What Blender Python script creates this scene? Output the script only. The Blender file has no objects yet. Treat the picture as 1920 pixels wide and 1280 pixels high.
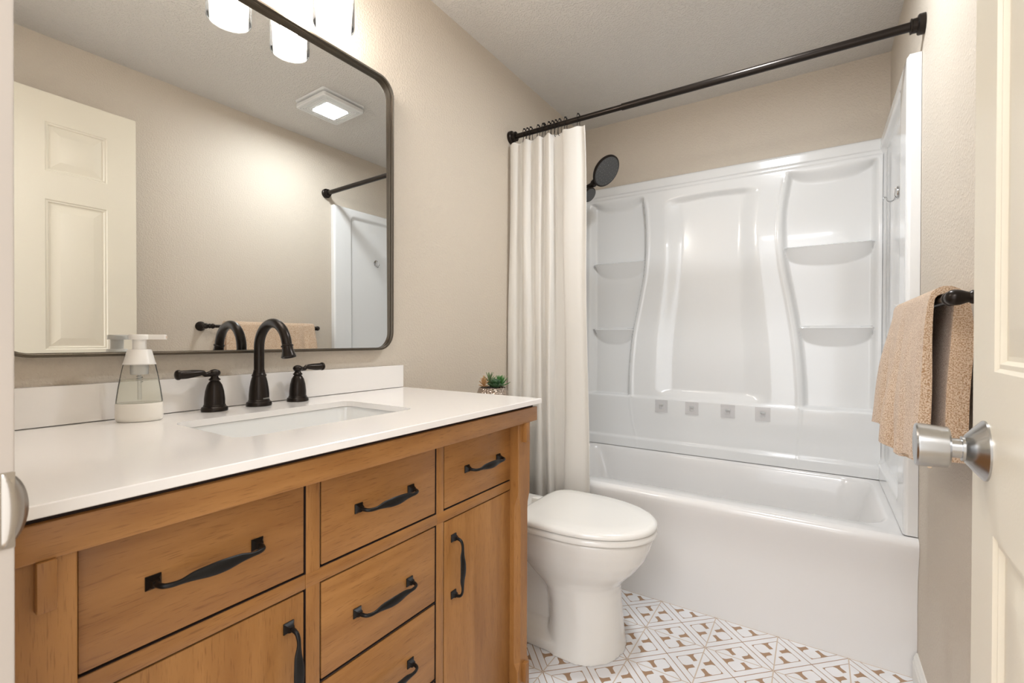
import bpy, bmesh, math, random
from mathutils import Vector, Matrix
random.seed(7)
PI = math.pi
scene = bpy.context.scene
COL = scene.collection

# ------------------------------------------------------------------ camera
F = Vector((-0.54601535, 0.83775773, -0.00540569))
R = Vector((0.83775332, 0.54603635, 0.00370005))
U = Vector((-0.00605145, 0.00250835, 0.99997854))
cam_d = bpy.data.cameras.new('camera')
cam = bpy.data.objects.new('camera', cam_d)
COL.objects.link(cam)
cam.matrix_world = Matrix(((R.x, U.x, -F.x, 1.250), (R.y, U.y, -F.y, 0.0), (R.z, U.z, -F.z, 1.0709), (0, 0, 0, 1)))
cam_d.sensor_width = 36.0
cam_d.lens = 875.3 / 1920 * 36.0
cam_d.clip_start = 0.01
cam_d.dof.use_dof = True
cam_d.dof.focus_distance = 1.7
cam_d.dof.aperture_fstop = 11.0
scene.camera = cam

# ------------------------------------------------------------------ world, view, large lights
scene.view_settings.view_transform = 'Standard'
scene.view_settings.look = 'None'
scene.view_settings.gamma = 1.0
scene.view_settings.use_curve_mapping = False
scene.view_settings.exposure = 0.80
world = bpy.data.worlds.new('world')
scene.world = world
world.use_nodes = True
world.node_tree.nodes['Background'].inputs[0].default_value = (0.97, 0.98, 1.0, 1)
world.node_tree.nodes['Background'].inputs[1].default_value = 1.5

def lamp(name, kind, loc, energy, color, size=0.1, rot=None, size_y=None, parent=None):
    l = bpy.data.lights.new(name, kind)
    l.energy = energy
    l.color = color
    if kind == 'AREA':
        l.size = size
        if size_y:
            l.shape = 'RECTANGLE'
            l.size_y = size_y
    else:
        l.shadow_soft_size = size
    o = bpy.data.objects.new(name, l)
    COL.objects.link(o)
    o.location = loc
    if rot:
        o.rotation_euler = rot
    return o
# ceiling lamp of the bathroom (light of the vent fixture) and an unseen fill light added in the hall behind the camera
lamp('vent_lamp_light', 'AREA', (1.03, 1.592, 2.326), 7.0, (0.90, 0.95, 1.0), 0.13)
lamp('hall_fill_light', 'AREA', (1.05, -0.9, 2.30), 15.0, (0.99, 0.99, 1.0), 0.7)
for yb in (0.470, 0.646, 0.820):
    lamp('bulb_light', 'POINT', (0.12, yb, 2.035), 3.5, (1.0, 0.975, 0.95), 0.028)

# ------------------------------------------------------------------ constants of the room
W, B, H, T = 1.524, 2.697, 2.372, 1.9354      # width, back wall, ceiling, tub front
CZ = 0.899                                     # countertop height

# ------------------------------------------------------------------ materials
def srgb(r, g, b):
    f = lambda c: (c / 255 / 12.92) if c / 255 <= 0.04045 else ((c / 255 + 0.055) / 1.055) ** 2.4
    return (f(r), f(g), f(b), 1)

def mat(name, color, rough=0.5, metal=0.0, spec=0.5, coat=0.0, coat_rough=0.05, bump=None, sheen=0.0, sss=0.0):
    m = bpy.data.materials.new(name)
    m.use_nodes = True
    nt = m.node_tree
    bs = nt.nodes['Principled BSDF']
    bs.inputs['Base Color'].default_value = color
    bs.inputs['Roughness'].default_value = rough
    bs.inputs['Metallic'].default_value = metal
    bs.inputs['Specular IOR Level'].default_value = spec
    bs.inputs['Coat Weight'].default_value = coat
    bs.inputs['Coat Roughness'].default_value = coat_rough
    if sheen:
        bs.inputs['Sheen Weight'].default_value = sheen
    if bump:
        scale, strength, dist, detail = bump
        tc = nt.nodes.new('ShaderNodeTexCoord')
        no = nt.nodes.new('ShaderNodeTexNoise')
        no.inputs['Scale'].default_value = scale
        no.inputs['Detail'].default_value = detail
        bp = nt.nodes.new('ShaderNodeBump')
        bp.inputs['Strength'].default_value = strength
        bp.inputs['Distance'].default_value = dist
        nt.links.new(tc.outputs['Object'], no.inputs['Vector'])
        nt.links.new(no.outputs['Fac'], bp.inputs['Height'])
        nt.links.new(bp.outputs['Normal'], bs.inputs['Normal'])
    return m

def wall_mat(name, color, strength=0.5):
    m = mat(name, color, 0.55, spec=0.35)
    nt = m.node_tree
    bs = nt.nodes['Principled BSDF']
    tc = nt.nodes.new('ShaderNodeTexCoord')
    n1 = nt.nodes.new('ShaderNodeTexNoise'); n1.inputs['Scale'].default_value = 130; n1.inputs['Detail'].default_value = 2.5
    n1.inputs['Roughness'].default_value = 0.55
    cr = nt.nodes.new('ShaderNodeMapRange')
    cr.interpolation_type = 'SMOOTHSTEP'
    cr.inputs['From Min'].default_value = 0.44; cr.inputs['From Max'].default_value = 0.66
    bp = nt.nodes.new('ShaderNodeBump'); bp.inputs['Strength'].default_value = strength; bp.inputs['Distance'].default_value = 0.0035
    nt.links.new(tc.outputs['Object'], n1.inputs['Vector'])
    nt.links.new(n1.outputs['Fac'], cr.inputs['Value'])
    nt.links.new(cr.outputs['Result'], bp.inputs['Height'])
    nt.links.new(bp.outputs['Normal'], bs.inputs['Normal'])
    return m

def wood_mat(name, vertical):
    m = mat(name, srgb(176, 122, 68), 0.38, spec=0.45)
    nt = m.node_tree; N = nt.nodes; L = nt.links
    bs = N['Principled BSDF']
    tc = N.new('ShaderNodeTexCoord')
    mp = N.new('ShaderNodeMapping')
    mp.inputs['Scale'].default_value = (9, 9, 1.2) if vertical else (9, 1.2, 9)
    n1 = N.new('ShaderNodeTexNoise'); n1.inputs['Scale'].default_value = 3.2; n1.inputs['Detail'].default_value = 6; n1.inputs['Distortion'].default_value = 0.25
    mp2 = N.new('ShaderNodeMapping')
    mp2.inputs['Scale'].default_value = (380, 380, 22) if vertical else (380, 22, 380)
    n2 = N.new('ShaderNodeTexNoise'); n2.inputs['Scale'].default_value = 1.6; n2.inputs['Detail'].default_value = 2
    r1 = N.new('ShaderNodeValToRGB')
    r1.color_ramp.elements[0].position = 0.3; r1.color_ramp.elements[0].color = srgb(143, 96, 48)
    r1.color_ramp.elements[1].position = 0.7; r1.color_ramp.elements[1].color = srgb(168, 119, 66)
    r2 = N.new('ShaderNodeValToRGB')
    r2.color_ramp.elements[0].position = 0.30; r2.color_ramp.elements[0].color = (0.45, 0.36, 0.28, 1)
    r2.color_ramp.elements[1].position = 0.42; r2.color_ramp.elements[1].color = (1, 1, 1, 1)
    mx = N.new('ShaderNodeMixRGB'); mx.blend_type = 'MULTIPLY'; mx.inputs['Fac'].default_value = 0.5
    L.new(tc.outputs['Object'], mp.inputs['Vector']); L.new(tc.outputs['Object'], mp2.inputs['Vector'])
    L.new(mp.outputs['Vector'], n1.inputs['Vector']); L.new(mp2.outputs['Vector'], n2.inputs['Vector'])
    L.new(n1.outputs['Fac'], r1.inputs['Fac']); L.new(n2.outputs['Fac'], r2.inputs['Fac'])
    L.new(r1.outputs['Color'], mx.inputs['Color1']); L.new(r2.outputs['Color'], mx.inputs['Color2'])
    L.new(mx.outputs['Color'], bs.inputs['Base Color'])
    bp = N.new('ShaderNodeBump'); bp.inputs['Strength'].default_value = 0.12; bp.inputs['Distance'].default_value = 0.001
    L.new(n2.outputs['Fac'], bp.inputs['Height']); L.new(bp.outputs['Normal'], bs.inputs['Normal'])
    return m

def clear_mat(name, tint=(1, 1, 1, 1), opacity=0.06, rough=0.02, body=(1, 1, 1, 1), ior=1.45):
    """clear glass or plastic as a thin wall: see-through, with fresnel reflections and a little body"""
    m = bpy.data.materials.new(name); m.use_nodes = True
    nt = m.node_tree; N = nt.nodes; L = nt.links
    N.remove(N['Principled BSDF'])
    out = N['Material Output']
    tr = N.new('ShaderNodeBsdfTransparent'); tr.inputs['Color'].default_value = tint
    df = N.new('ShaderNodeBsdfDiffuse'); df.inputs['Color'].default_value = body
    gl = N.new('ShaderNodeBsdfGlossy'); gl.inputs['Roughness'].default_value = rough
    fr = N.new('ShaderNodeFresnel'); fr.inputs['IOR'].default_value = ior
    a = N.new('ShaderNodeMixShader'); a.inputs[0].default_value = opacity
    b = N.new('ShaderNodeMixShader')
    L.new(tr.outputs[0], a.inputs[1]); L.new(df.outputs[0], a.inputs[2])
    L.new(fr.outputs[0], b.inputs[0]); L.new(a.outputs[0], b.inputs[1]); L.new(gl.outputs[0], b.inputs[2])
    L.new(b.outputs[0], out.inputs['Surface'])
    return m

def emit_mat(name, color, strength):
    m = bpy.data.materials.new(name); m.use_nodes = True
    bs = m.node_tree.nodes['Principled BSDF']
    bs.inputs['Base Color'].default_value = (0.8, 0.8, 0.8, 1)
    bs.inputs['Emission Color'].default_value = color
    bs.inputs['Emission Strength'].default_value = strength
    return m

class Expr:
    """small helper that writes arithmetic as math nodes"""
    nt = None
    def __init__(s, sock): s.s = sock
    @staticmethod
    def op(o, *a):
        n = Expr.nt.nodes.new('ShaderNodeMath'); n.operation = o
        for i, v in enumerate(a):
            if isinstance(v, Expr): Expr.nt.links.new(v.s, n.inputs[i])
            else: n.inputs[i].default_value = v
        return Expr(n.outputs[0])
    def __add__(s, o): return Expr.op('ADD', s, o)
    __radd__ = __add__
    def __sub__(s, o): return Expr.op('SUBTRACT', s, o)
    def __rsub__(s, o): return Expr.op('SUBTRACT', o, s)
    def __mul__(s, o): return Expr.op('MULTIPLY', s, o)
    __rmul__ = __mul__
    def abs(s): return Expr.op('ABSOLUTE', s)
    def lt(s, o): return Expr.op('LESS_THAN', s, o)
    def gt(s, o): return Expr.op('GREATER_THAN', s, o)
    def mx(s, o): return Expr.op('MAXIMUM', s, o)
    def mn(s, o): return Expr.op('MINIMUM', s, o)
    def rnd(s): return Expr.op('ROUND', s)
    def sqrt(s): return Expr.op('SQRT', s)

def tile_mat():
    m = mat('patterned_tile', (1, 1, 1, 1), 0.42, spec=0.35)
    nt = m.node_tree; N = nt.nodes; L = nt.links
    Expr.nt = nt
    bs = N['Principled BSDF']
    tc = N.new('ShaderNodeTexCoord'); sp = N.new('ShaderNodeSeparateXYZ')
    L.new(tc.outputs['Object'], sp.inputs[0])
    P = 0.2073
    x = (Expr(sp.outputs[0]) - 0.7255) * (1 / P)          # tile corners at whole numbers
    y = (Expr(sp.outputs[1]) - 1.9330) * (1 / P)
    s = x + y                                              # diagonals of the tiles are s, d = whole numbers
    d = x - y
    # centre of the nearest diamond: s, d = whole + 0.5
    cs = (s - 0.5).rnd() + 0.5
    cd = (d - 0.5).rnd() + 0.5
    a = s - cs                                             # -0.5 .. 0.5 across the diamond
    b = d - cd
    h = 0.352                                              # half width of the inner diamond
    lw = 0.010
    A = a.abs(); Bb = b.abs()
    mxab = A.mx(Bb)
    centre = mxab.gt(0.5 - lw)                             # the diagonal itself
    outline = (mxab - h).abs().lt(lw * 0.75)
    inside = mxab.lt(h)
    u = A * (1 / h); v = Bb * (1 / h)
    # rounded white lobes in the four quadrants
    def lobe(u, v, c, hs, r):
        qx = ((u - c).abs() - (hs - r)).mx(0.0); qy = ((v - c).abs() - (hs - r)).mx(0.0)
        return (qx * qx + qy * qy).sqrt().lt(r)
    l1 = lobe(u, v, 0.570, 0.430, 0.27)
    heart = u.mx(v).lt(0.37)
    # stems meet the diamond edge with a flare; the two tips on the tile edge stay open and pointed
    tip = u.mn(v).gt(0.50)
    # tips on the tile edge: cell parity tells whether the diamond lies along x or y
    k = (cs + cd).rnd()                                    # = 2*xc ; whole
    kk = (k * 0.5 - (k * 0.5).rnd()).abs().gt(0.25)        # 1: centre has half x -> lies on a grout line along x
    same = (a * b).gt(0.0)                                 # tips along +-x: a, b of the same sign
    tipx = kk * same + (1.0 - kk) * (1.0 - same)
    white_in = (l1.mx(heart)).mx(tip * tipx)
    brown = centre.mx(outline).mx(inside * (1.0 - white_in))
    gx = (x - x.rnd()).abs().lt(0.0085); gy = (y - y.rnd()).abs().lt(0.0085)
    grout = gx.mx(gy)
    n = N.new('ShaderNodeTexNoise'); n.inputs['Scale'].default_value = 9; n.inputs['Detail'].default_value = 3
    L.new(tc.outputs['Object'], n.inputs['Vector'])
    wr = N.new('ShaderNodeValToRGB')
    wr.color_ramp.elements[0].color = srgb(224, 222, 221); wr.color_ramp.elements[1].color = srgb(240, 240, 243)
    L.new(n.outputs['Fac'], wr.inputs[0])
    m1 = N.new('ShaderNodeMixRGB'); L.new(brown.s, m1.inputs[0]); L.new(wr.outputs[0], m1.inputs[1]); m1.inputs[2].default_value = srgb(166, 134, 106)
    m2 = N.new('ShaderNodeMixRGB'); L.new(grout.s, m2.inputs[0]); L.new(m1.outputs[0], m2.inputs[1]); m2.inputs[2].default_value = srgb(205, 188, 170)
    L.new(m2.outputs[0], bs.inputs['Base Color'])
    bp = N.new('ShaderNodeBump'); bp.inputs['Strength'].default_value = 0.4; bp.inputs['Distance'].default_value = 0.001; bp.invert = True
    L.new(grout.s, bp.inputs['Height']); L.new(bp.outputs['Normal'], bs.inputs['Normal'])
    return m

def cloth_mat(name, color, scale, strength):
    m = mat(name, color, 0.9, spec=0.15)
    nt = m.node_tree; N = nt.nodes; L = nt.links; bs = N['Principled BSDF']
    tc = N.new('ShaderNodeTexCoord')
    mp = N.new('ShaderNodeMapping'); mp.inputs['Scale'].default_value = (1, 1, 3.2)
    n = N.new('ShaderNodeTexNoise'); n.inputs['Scale'].default_value = scale; n.inputs['Detail'].default_value = 3
    bp = N.new('ShaderNodeBump'); bp.inputs['Strength'].default_value = strength; bp.inputs['Distance'].default_value = 0.001
    L.new(tc.outputs['Object'], mp.inputs[0]); L.new(mp.outputs[0], n.inputs['Vector']); L.new(n.outputs['Fac'], bp.inputs['Height'])
    L.new(bp.outputs['Normal'], bs.inputs['Normal'])
    return m

def terry_mat():
    m = mat('terry_cloth', srgb(200, 172, 142), 0.95, spec=0.1, sheen=0.35)
    nt = m.node_tree; N = nt.nodes; L = nt.links; bs = N['Principled BSDF']
    tc = N.new('ShaderNodeTexCoord')
    v = N.new('ShaderNodeTexNoise'); v.inputs['Scale'].default_value = 420; v.inputs['Detail'].default_value = 2
    r = N.new('ShaderNodeValToRGB')
    r.color_ramp.elements[0].position = 0.36; r.color_ramp.elements[0].color = srgb(172, 134, 98)
    r.color_ramp.elements[1].position = 0.60; r.color_ramp.elements[1].color = srgb(226, 203, 178)
    bp = N.new('ShaderNodeBump'); bp.inputs['Strength'].default_value = 1.0; bp.inputs['Distance'].default_value = 0.003
    L.new(tc.outputs['Object'], v.inputs['Vector']); L.new(v.outputs['Fac'], r.inputs[0]); L.new(r.outputs[0], bs.inputs['Base Color'])
    L.new(v.outputs['Fac'], bp.inputs['Height']); L.new(bp.outputs['Normal'], bs.inputs['Normal'])
    return m

M = {}
M['wall'] = wall_mat('wall_paint', srgb(206, 195, 180), 0.30)
M['ceiling'] = wall_mat('ceiling_paint', srgb(214, 210, 204), 0.6)
M['tile'] = tile_mat()
M['trim'] = mat('white_trim_paint', srgb(232, 230, 224), 0.35)
M['jamb'] = mat('jamb_paint', srgb(190, 180, 170), 0.4)
M['door'] = mat('cream_door_paint', srgb(224, 216, 198), 0.38, bump=(260, 0.15, 0.001, 2))
M['acrylic'] = mat('white_acrylic', srgb(232, 232, 231), 0.16, spec=0.5, coat=0.5, coat_rough=0.04)
M['tub'] = mat('white_tub_enamel', srgb(232, 230, 228), 0.18, spec=0.5, coat=0.4, coat_rough=0.05)
M['porcelain'] = mat('porcelain', srgb(232, 229, 223), 0.12, spec=0.5, coat=0.6, coat_rough=0.03)
M['seatplastic'] = mat('toilet_seat_plastic', srgb(238, 236, 231), 0.18, coat=0.4)
M['quartz'] = mat('quartz_top', srgb(240, 236, 232), 0.16, spec=0.5, coat=0.3, coat_rough=0.06)
M['sink'] = mat('sink_ceramic', srgb(232, 232, 230), 0.12, coat=0.5)
M['wood_h'] = wood_mat('stained_wood_horizontal', False)
M['wood_v'] = wood_mat('stained_wood_vertical', True)
M['gapwood'] = mat('dark_stain_and_gap_shade', srgb(34, 18, 12), 0.8)  # stain of the reveals, also painted shade in the gap below the countertop
M['black'] = mat('matte_black_metal', srgb(30, 28, 27), 0.38, metal=0.6, spec=0.5)
M['bronze'] = mat('oil_rubbed_bronze', srgb(44, 38, 34), 0.30, metal=0.75, bump=(900, 0.06, 0.0005, 2))
M['frame'] = mat('brushed_dark_frame', srgb(92, 84, 74), 0.36, metal=0.85)
M['mirror'] = mat('mirror_silver', (0.80, 0.81, 0.80, 1), 0.0, metal=1.0)
M['chrome'] = mat('satin_nickel', srgb(186, 186, 186), 0.24, metal=1.0)
M['polished'] = mat('polished_chrome', srgb(205, 205, 205), 0.08, metal=1.0)
M['curtain'] = cloth_mat('curtain_linen', srgb(246, 243, 238), 500, 0.35)
M['terry'] = terry_mat()
def translucent(m, amount, color):
    nt = m.node_tree; N = nt.nodes; L = nt.links
    tr = N.new('ShaderNodeBsdfTranslucent'); tr.inputs['Color'].default_value = color
    mx = N.new('ShaderNodeMixShader'); mx.inputs[0].default_value = amount
    L.new(N['Principled BSDF'].outputs[0], mx.inputs[1]); L.new(tr.outputs[0], mx.inputs[2]); L.new(mx.outputs[0], N['Material Output'].inputs['Surface'])
translucent(M['curtain'], 0.38, srgb(246, 243, 238))
M['whiteplastic'] = mat('white_plastic', srgb(236, 233, 228), 0.3)
M['ventplastic'] = mat('vent_white_plastic', srgb(225, 225, 224), 0.4)
M['soapwhite'] = mat('milky_bottle_base', srgb(240, 235, 226), 0.3)
M['clearplastic'] = clear_mat('clear_bottle_plastic', (0.99, 0.99, 0.97, 1), 0.07, ior=1.12)
M['liquid'] = clear_mat('clear_soap_liquid', (0.985, 0.985, 0.955, 1), 0.20, body=(0.88, 0.88, 0.80, 1), ior=1.06)
M['tube'] = clear_mat('dip_tube_plastic', (0.95, 0.95, 0.95, 1), 0.45, body=(0.9, 0.9, 0.88, 1))
M['shadeglass'] = clear_mat('clear_shade_glass', (0.99, 0.99, 0.99, 1), 0.12, rough=0.08, ior=1.07)
M['sticker'] = clear_mat('clear_sticker', (0.985, 0.98, 0.98, 1), 0.10, body=(0.66, 0.64, 0.64, 1), rough=0.25, ior=1.08)
M['bulb'] = emit_mat('glowing_bulb', (1.0, 0.93, 0.85, 1), 60)
M['lens'] = emit_mat('glowing_vent_lens', (0.93, 0.97, 1.0, 1), 14)
M['logo'] = mat('pale_marking', srgb(170, 168, 160), 0.4)
M['nozzle'] = mat('shower_nozzle_face', srgb(72, 72, 72), 0.45, bump=(260, 0.9, 0.003, 1))
M['soil'] = mat('dark_potting_gravel', srgb(50, 38, 30), 0.9, bump=(300, 1, 0.003, 2))
M['leaf1'] = mat('deep_green_leaf', srgb(52, 84, 50), 0.42)
M['leaf2'] = mat('bright_green_leaf', srgb(66, 118, 56), 0.4)
M['leaf3'] = mat('grey_green_leaf', srgb(112, 132, 92), 0.5)
M['leaf4'] = mat('rust_tan_leaf', srgb(178, 138, 92), 0.55)
M['caulk'] = mat('grey_seam', srgb(120, 118, 114), 0.7)

def hammered():
    m = mat('hammered_metal', srgb(178, 164, 152), 0.22, metal=0.85)
    nt = m.node_tree; N = nt.nodes; L = nt.links
    tc = N.new('ShaderNodeTexCoord'); v = N.new('ShaderNodeTexVoronoi'); v.inputs['Scale'].default_value = 150
    bp = N.new('ShaderNodeBump'); bp.inputs['Strength'].default_value = 0.9; bp.inputs['Distance'].default_value = 0.004
    L.new(tc.outputs['Object'], v.inputs['Vector']); L.new(v.outputs['Distance'], bp.inputs['Height'])
    L.new(bp.outputs['Normal'], N['Principled BSDF'].inputs['Normal'])
    return m
M['hammered'] = hammered()

# ------------------------------------------------------------------ object helpers
def thing(name, label, cat, loc=(0, 0, 0), group=None):
    o = bpy.data.objects.new(name, None)
    COL.objects.link(o)
    o.empty_display_size = 0.05
    o.location = loc
    o['label'] = label; o['category'] = cat
    if group: o['group'] = group
    return o

def tag(o, label, cat, group=None):
    o['label'] = label; o['category'] = cat
    if group: o['group'] = group
    return o

def struct(o, label=None):
    o['kind'] = 'structure'
    if label: o['label'] = label
    return o

def mesh(name, verts, faces, material, parent=None, smooth=True, local=False, angle=0.7):
    me = bpy.data.meshes.new(name)
    me.from_pydata([tuple(v) for v in verts], [], faces)
    bm = bmesh.new(); bm.from_mesh(me)
    bmesh.ops.remove_doubles(bm, verts=bm.verts, dist=1e-6)
    bmesh.ops.recalc_face_normals(bm, faces=bm.faces)
    if smooth:
        for f in bm.faces: f.smooth = True
        for e in bm.edges:
            if len(e.link_faces) == 2 and e.calc_face_angle(0) > angle: e.smooth = False
    bm.to_mesh(me); bm.free()
    me.materials.append(material)
    o = bpy.data.objects.new(name, me)
    COL.objects.link(o)
    if parent:
        o.parent = parent
        if not local and parent.parent is None and parent.type == 'EMPTY':
            o.matrix_parent_inverse = Matrix.Translation(-Vector(parent.location))
    return o

class G:
    """collects geometry that becomes one mesh"""
    def __init__(s): s.v = []; s.f = []
    def add(s, vs, fs):
        n = len(s.v); s.v += [Vector(v) for v in vs]; s.f += [tuple(i + n for i in f) for f in fs]
        return s
    def box(s, x0, x1, y0, y1, z0, z1, bev=0.0):
        bm = bmesh.new()
        bmesh.ops.create_cube(bm, size=1)
        bmesh.ops.scale(bm, vec=(x1 - x0, y1 - y0, z1 - z0), verts=bm.verts)
        bmesh.ops.translate(bm, vec=((x0 + x1) / 2, (y0 + y1) / 2, (z0 + z1) / 2), verts=bm.verts)
        if bev > 0:
            bmesh.ops.bevel(bm, geom=list(bm.edges), offset=bev, segments=2, profile=0.5, affect='EDGES')
        bm.verts.index_update()
        s.add([v.co for v in bm.verts], [[v.index for v in f.verts] for f in bm.faces]); bm.free()
        return s
    def loft(s, rings, closed=True, cap0=True, cap1=True):
        n = len(rings[0]); vs = [p for r in rings for p in r]; fs = []
        for i in range(len(rings) - 1):
            for j in range(n if closed else n - 1):
                k = (j + 1) % n
                fs.append((i * n + j, i * n + k, (i + 1) * n + k, (i + 1) * n + j))
        if cap0: fs.append(tuple(range(n)))
        if cap1: fs.append(tuple((len(rings) - 1) * n + j for j in range(n)))
        return s.add(vs, fs)
    def lathe(s, prof, o=(0, 0, 0), axis=(0, 0, 1), seg=32, cap=True, sx=1.0, sy=1.0, xdir=None):
        o = Vector(o); a = Vector(axis).normalized()
        t = Vector(xdir) if xdir else (Vector((1, 0, 0)) if abs(a.x) < 0.9 else Vector((0, 1, 0)))
        p = (t - a * t.dot(a)).normalized(); q = a.cross(p)
        rings = [[o + a * h + (p * math.cos(2 * PI * i / seg) * sx + q * math.sin(2 * PI * i / seg) * sy) * r for i in range(seg)] for r, h in prof]
        return s.loft(rings, True, cap, cap)
    def tube(s, pts, rad, seg=12, flat=None, up=None, cap=True):
        """sweep along pts; rad number or list; flat = list of (ru, rv) radii"""
        pts = [Vector(p) for p in pts]; n = len(pts)
        rings = []
        nrm = Vector(up) if up else None
        for i, p in enumerate(pts):
            d = (pts[min(i + 1, n - 1)] - pts[max(i - 1, 0)]).normalized()
            if nrm is None:
                nrm = Vector((0, 0, 1)) if abs(d.z) < 0.9 else Vector((1, 0, 0))
            nrm = (nrm - d * nrm.dot(d)).normalized()
            b = d.cross(nrm)
            if flat: ru, rv = flat[i]
            else: ru = rv = rad[i] if isinstance(rad, (list, tuple)) else rad
            rings.append([p + nrm * math.cos(2 * PI * j / seg) * ru + b * math.sin(2 * PI * j / seg) * rv for j in range(seg)])
        return s.loft(rings, True, cap, cap)
    def sphere(s, c, r, seg=16, sc=(1, 1, 1)):
        prof = [(max(1e-5, r * math.sin(PI * i / seg)), -r * math.cos(PI * i / seg)) for i in range(seg + 1)]
        c = Vector(c)
        rings = [[c + Vector((rr * math.cos(2 * PI * j / (seg * 2)) * sc[0], rr * math.sin(2 * PI * j / (seg * 2)) * sc[1], h * sc[2])) for j in range(seg * 2)] for rr, h in prof]
        return s.loft(rings)
    def build(s, name, material, parent=None, smooth=True, local=False, angle=0.7):
        return mesh(name, s.v, s.f, material, parent, smooth, local, angle)

def cat(pts, n=6):
    """Catmull-Rom through pts"""
    P = [Vector(p) for p in pts]; P = [2 * P[0] - P[1]] + P + [2 * P[-1] - P[-2]]; out = []
    for i in range(1, len(P) - 2):
        for k in range(n):
            t = k / n; a, b, c, d = P[i - 1], P[i], P[i + 1], P[i + 2]
            out.append(0.5 * ((2 * b) + (c - a) * t + (2 * a - 5 * b + 4 * c - d) * t * t + (3 * b - a - 3 * c + d) * t ** 3))
    out.append(P[-2]); return out

def rrect(a0, a1, b0, b1, r, seg=6):
    """rounded rectangle in 2-D, counter-clockwise"""
    out = []
    for cx, cy, st in ((a1 - r, b1 - r, 0), (a0 + r, b1 - r, 90), (a0 + r, b0 + r, 180), (a1 - r, b0 + r, 270)):
        for k in range(seg + 1):
            t = math.radians(st + 90 * k / seg); out.append((cx + r * math.cos(t), cy + r * math.sin(t)))
    return out

def sm(a, b, x):
    t = 0.0 if a == b else max(0.0, min(1.0, (x - a) / (b - a)))
    return t * t * (3 - 2 * t)

def gridmesh(fn, us, vs):
    """surface from fn(u,v) -> point"""
    verts = [fn(u, v) for u in us for v in vs]; m = len(vs)
    faces = [(i * m + j, (i + 1) * m + j, (i + 1) * m + j + 1, i * m + j + 1) for i in range(len(us) - 1) for j in range(m - 1)]
    return verts, faces
def lin(a, b, n): return [a + (b - a) * i / (n - 1) for i in range(n)]

# ================================================================== the room
def slab(name, x0, x1, y0, y1, z0, z1, m, label=None):
    return struct(G().box(x0, x1, y0, y1, z0, z1).build(name, m, smooth=False), label)
slab('floor', -0.1, W + 0.1, -0.02, B + 0.1, -0.05, 0.0, M['tile'], 'white tile floor with a brown geometric pattern')
slab('floor_hall', -0.6, 2.6, -1.6, -0.02, -0.05, 0.0, mat('hall_floor', srgb(170, 150, 128), 0.6), 'hall floor outside the doorway')
slab('ceiling', -0.1, W + 0.1, -0.02, B + 0.1, H, H + 0.05, M['ceiling'], 'textured off-white ceiling')
slab('wall_left', -0.1, 0.0, 0.0, B, 0.0, H, M['wall'], 'beige textured wall behind the mirror')
slab('wall_right', W, W + 0.1, 0.0, B, 0.0, H, M['wall'], 'beige textured wall with the towel bar')
slab('wall_back', -0.1, W + 0.1, B, B + 0.1, 0.0, H, M['wall'], 'beige textured wall above the tub surround')
NW0, NW1 = -0.02, 0.1                       # near wall with the doorway
JL, JR, HD = 0.700, 1.405, 2.105
g = G(); g.box(-0.1, JL - 0.018, NW0, NW1, 0, H); g.box(JR + 0.018, W + 0.1, NW0, NW1, 0, H); g.box(JL - 0.018, JR + 0.018, NW0, NW1, HD + 0.018, H)
struct(g.build('wall_front', M['wall'], smooth=False), 'beige wall around the doorway')
g = G(); g.box(JL - 0.018, JL, NW0 - 0.004, NW1 - 0.002, 0, HD, 0.002); g.box(JR, JR + 0.018, NW0 - 0.004, NW1 - 0.002, 0, HD, 0.002); g.box(JL - 0.018, JR + 0.018, NW0 - 0.004, NW1 - 0.002, HD, HD + 0.018, 0.002)
jamb = struct(g.build('trim_1', M['jamb']), 'painted door jamb')
# strike plate with its curved lip on the left jamb
g = G()
g.box(JL - 0.001, JL + 0.0012, 0.060, 0.098, 0.899, 0.961, 0.0005)
lp = [(JL + 0.0012, 0.090), (JL + 0.0015, 0.097), (JL + 0.000, 0.102), (JL - 0.004, 0.106)]
hs = lin(-1, 1, 15)
rows = []
for hz in hs:
    k = math.sqrt(max(0, 1 - hz * hz * 0.92))
    rows.append([(p[0], 0.090 + (p[1] - 0.090) * k * 1.05, 0.930 + hz * 0.030) for p in lp])
vs = [p for r in rows for p in r]; n4 = len(lp)
g.add(vs, [(i * n4 + j, (i + 1) * n4 + j, (i + 1) * n4 + j + 1, i * n4 + j + 1) for i in range(len(rows) - 1) for j in range(n4 - 1)])
st = g.build('strike_plate', mat('pale_satin_strike', srgb(176, 168, 158), 0.32, metal=0.9), jamb)
so = st.modifiers.new('thick', 'SOLIDIFY'); so.thickness = 0.0012

def baseboard(name, path_fn, label):
    prof = [(0, 0), (0.013, 0), (0.013, 0.055), (0.0105, 0.062), (0.0105, 0.070), (0.007, 0.077), (0.004, 0.085), (0, 0.085)]
    g = G(); g.loft([[path_fn(t, o, z) for o, z in prof] for t in (0, 1)], True)
    return struct(g.build(name, M['trim'], smooth=False), label)
baseboard('baseboard_right', lambda t, o, z: (W - o, NW1 + 0.02 + (T - 0.006 - NW1 - 0.02) * t, z), 'white moulded baseboard along the right wall')
baseboard('baseboard_left', lambda t, o, z: (o, 1.19 + (T - 0.006 - 1.19) * t, z), 'white moulded baseboard behind the toilet')

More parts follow.
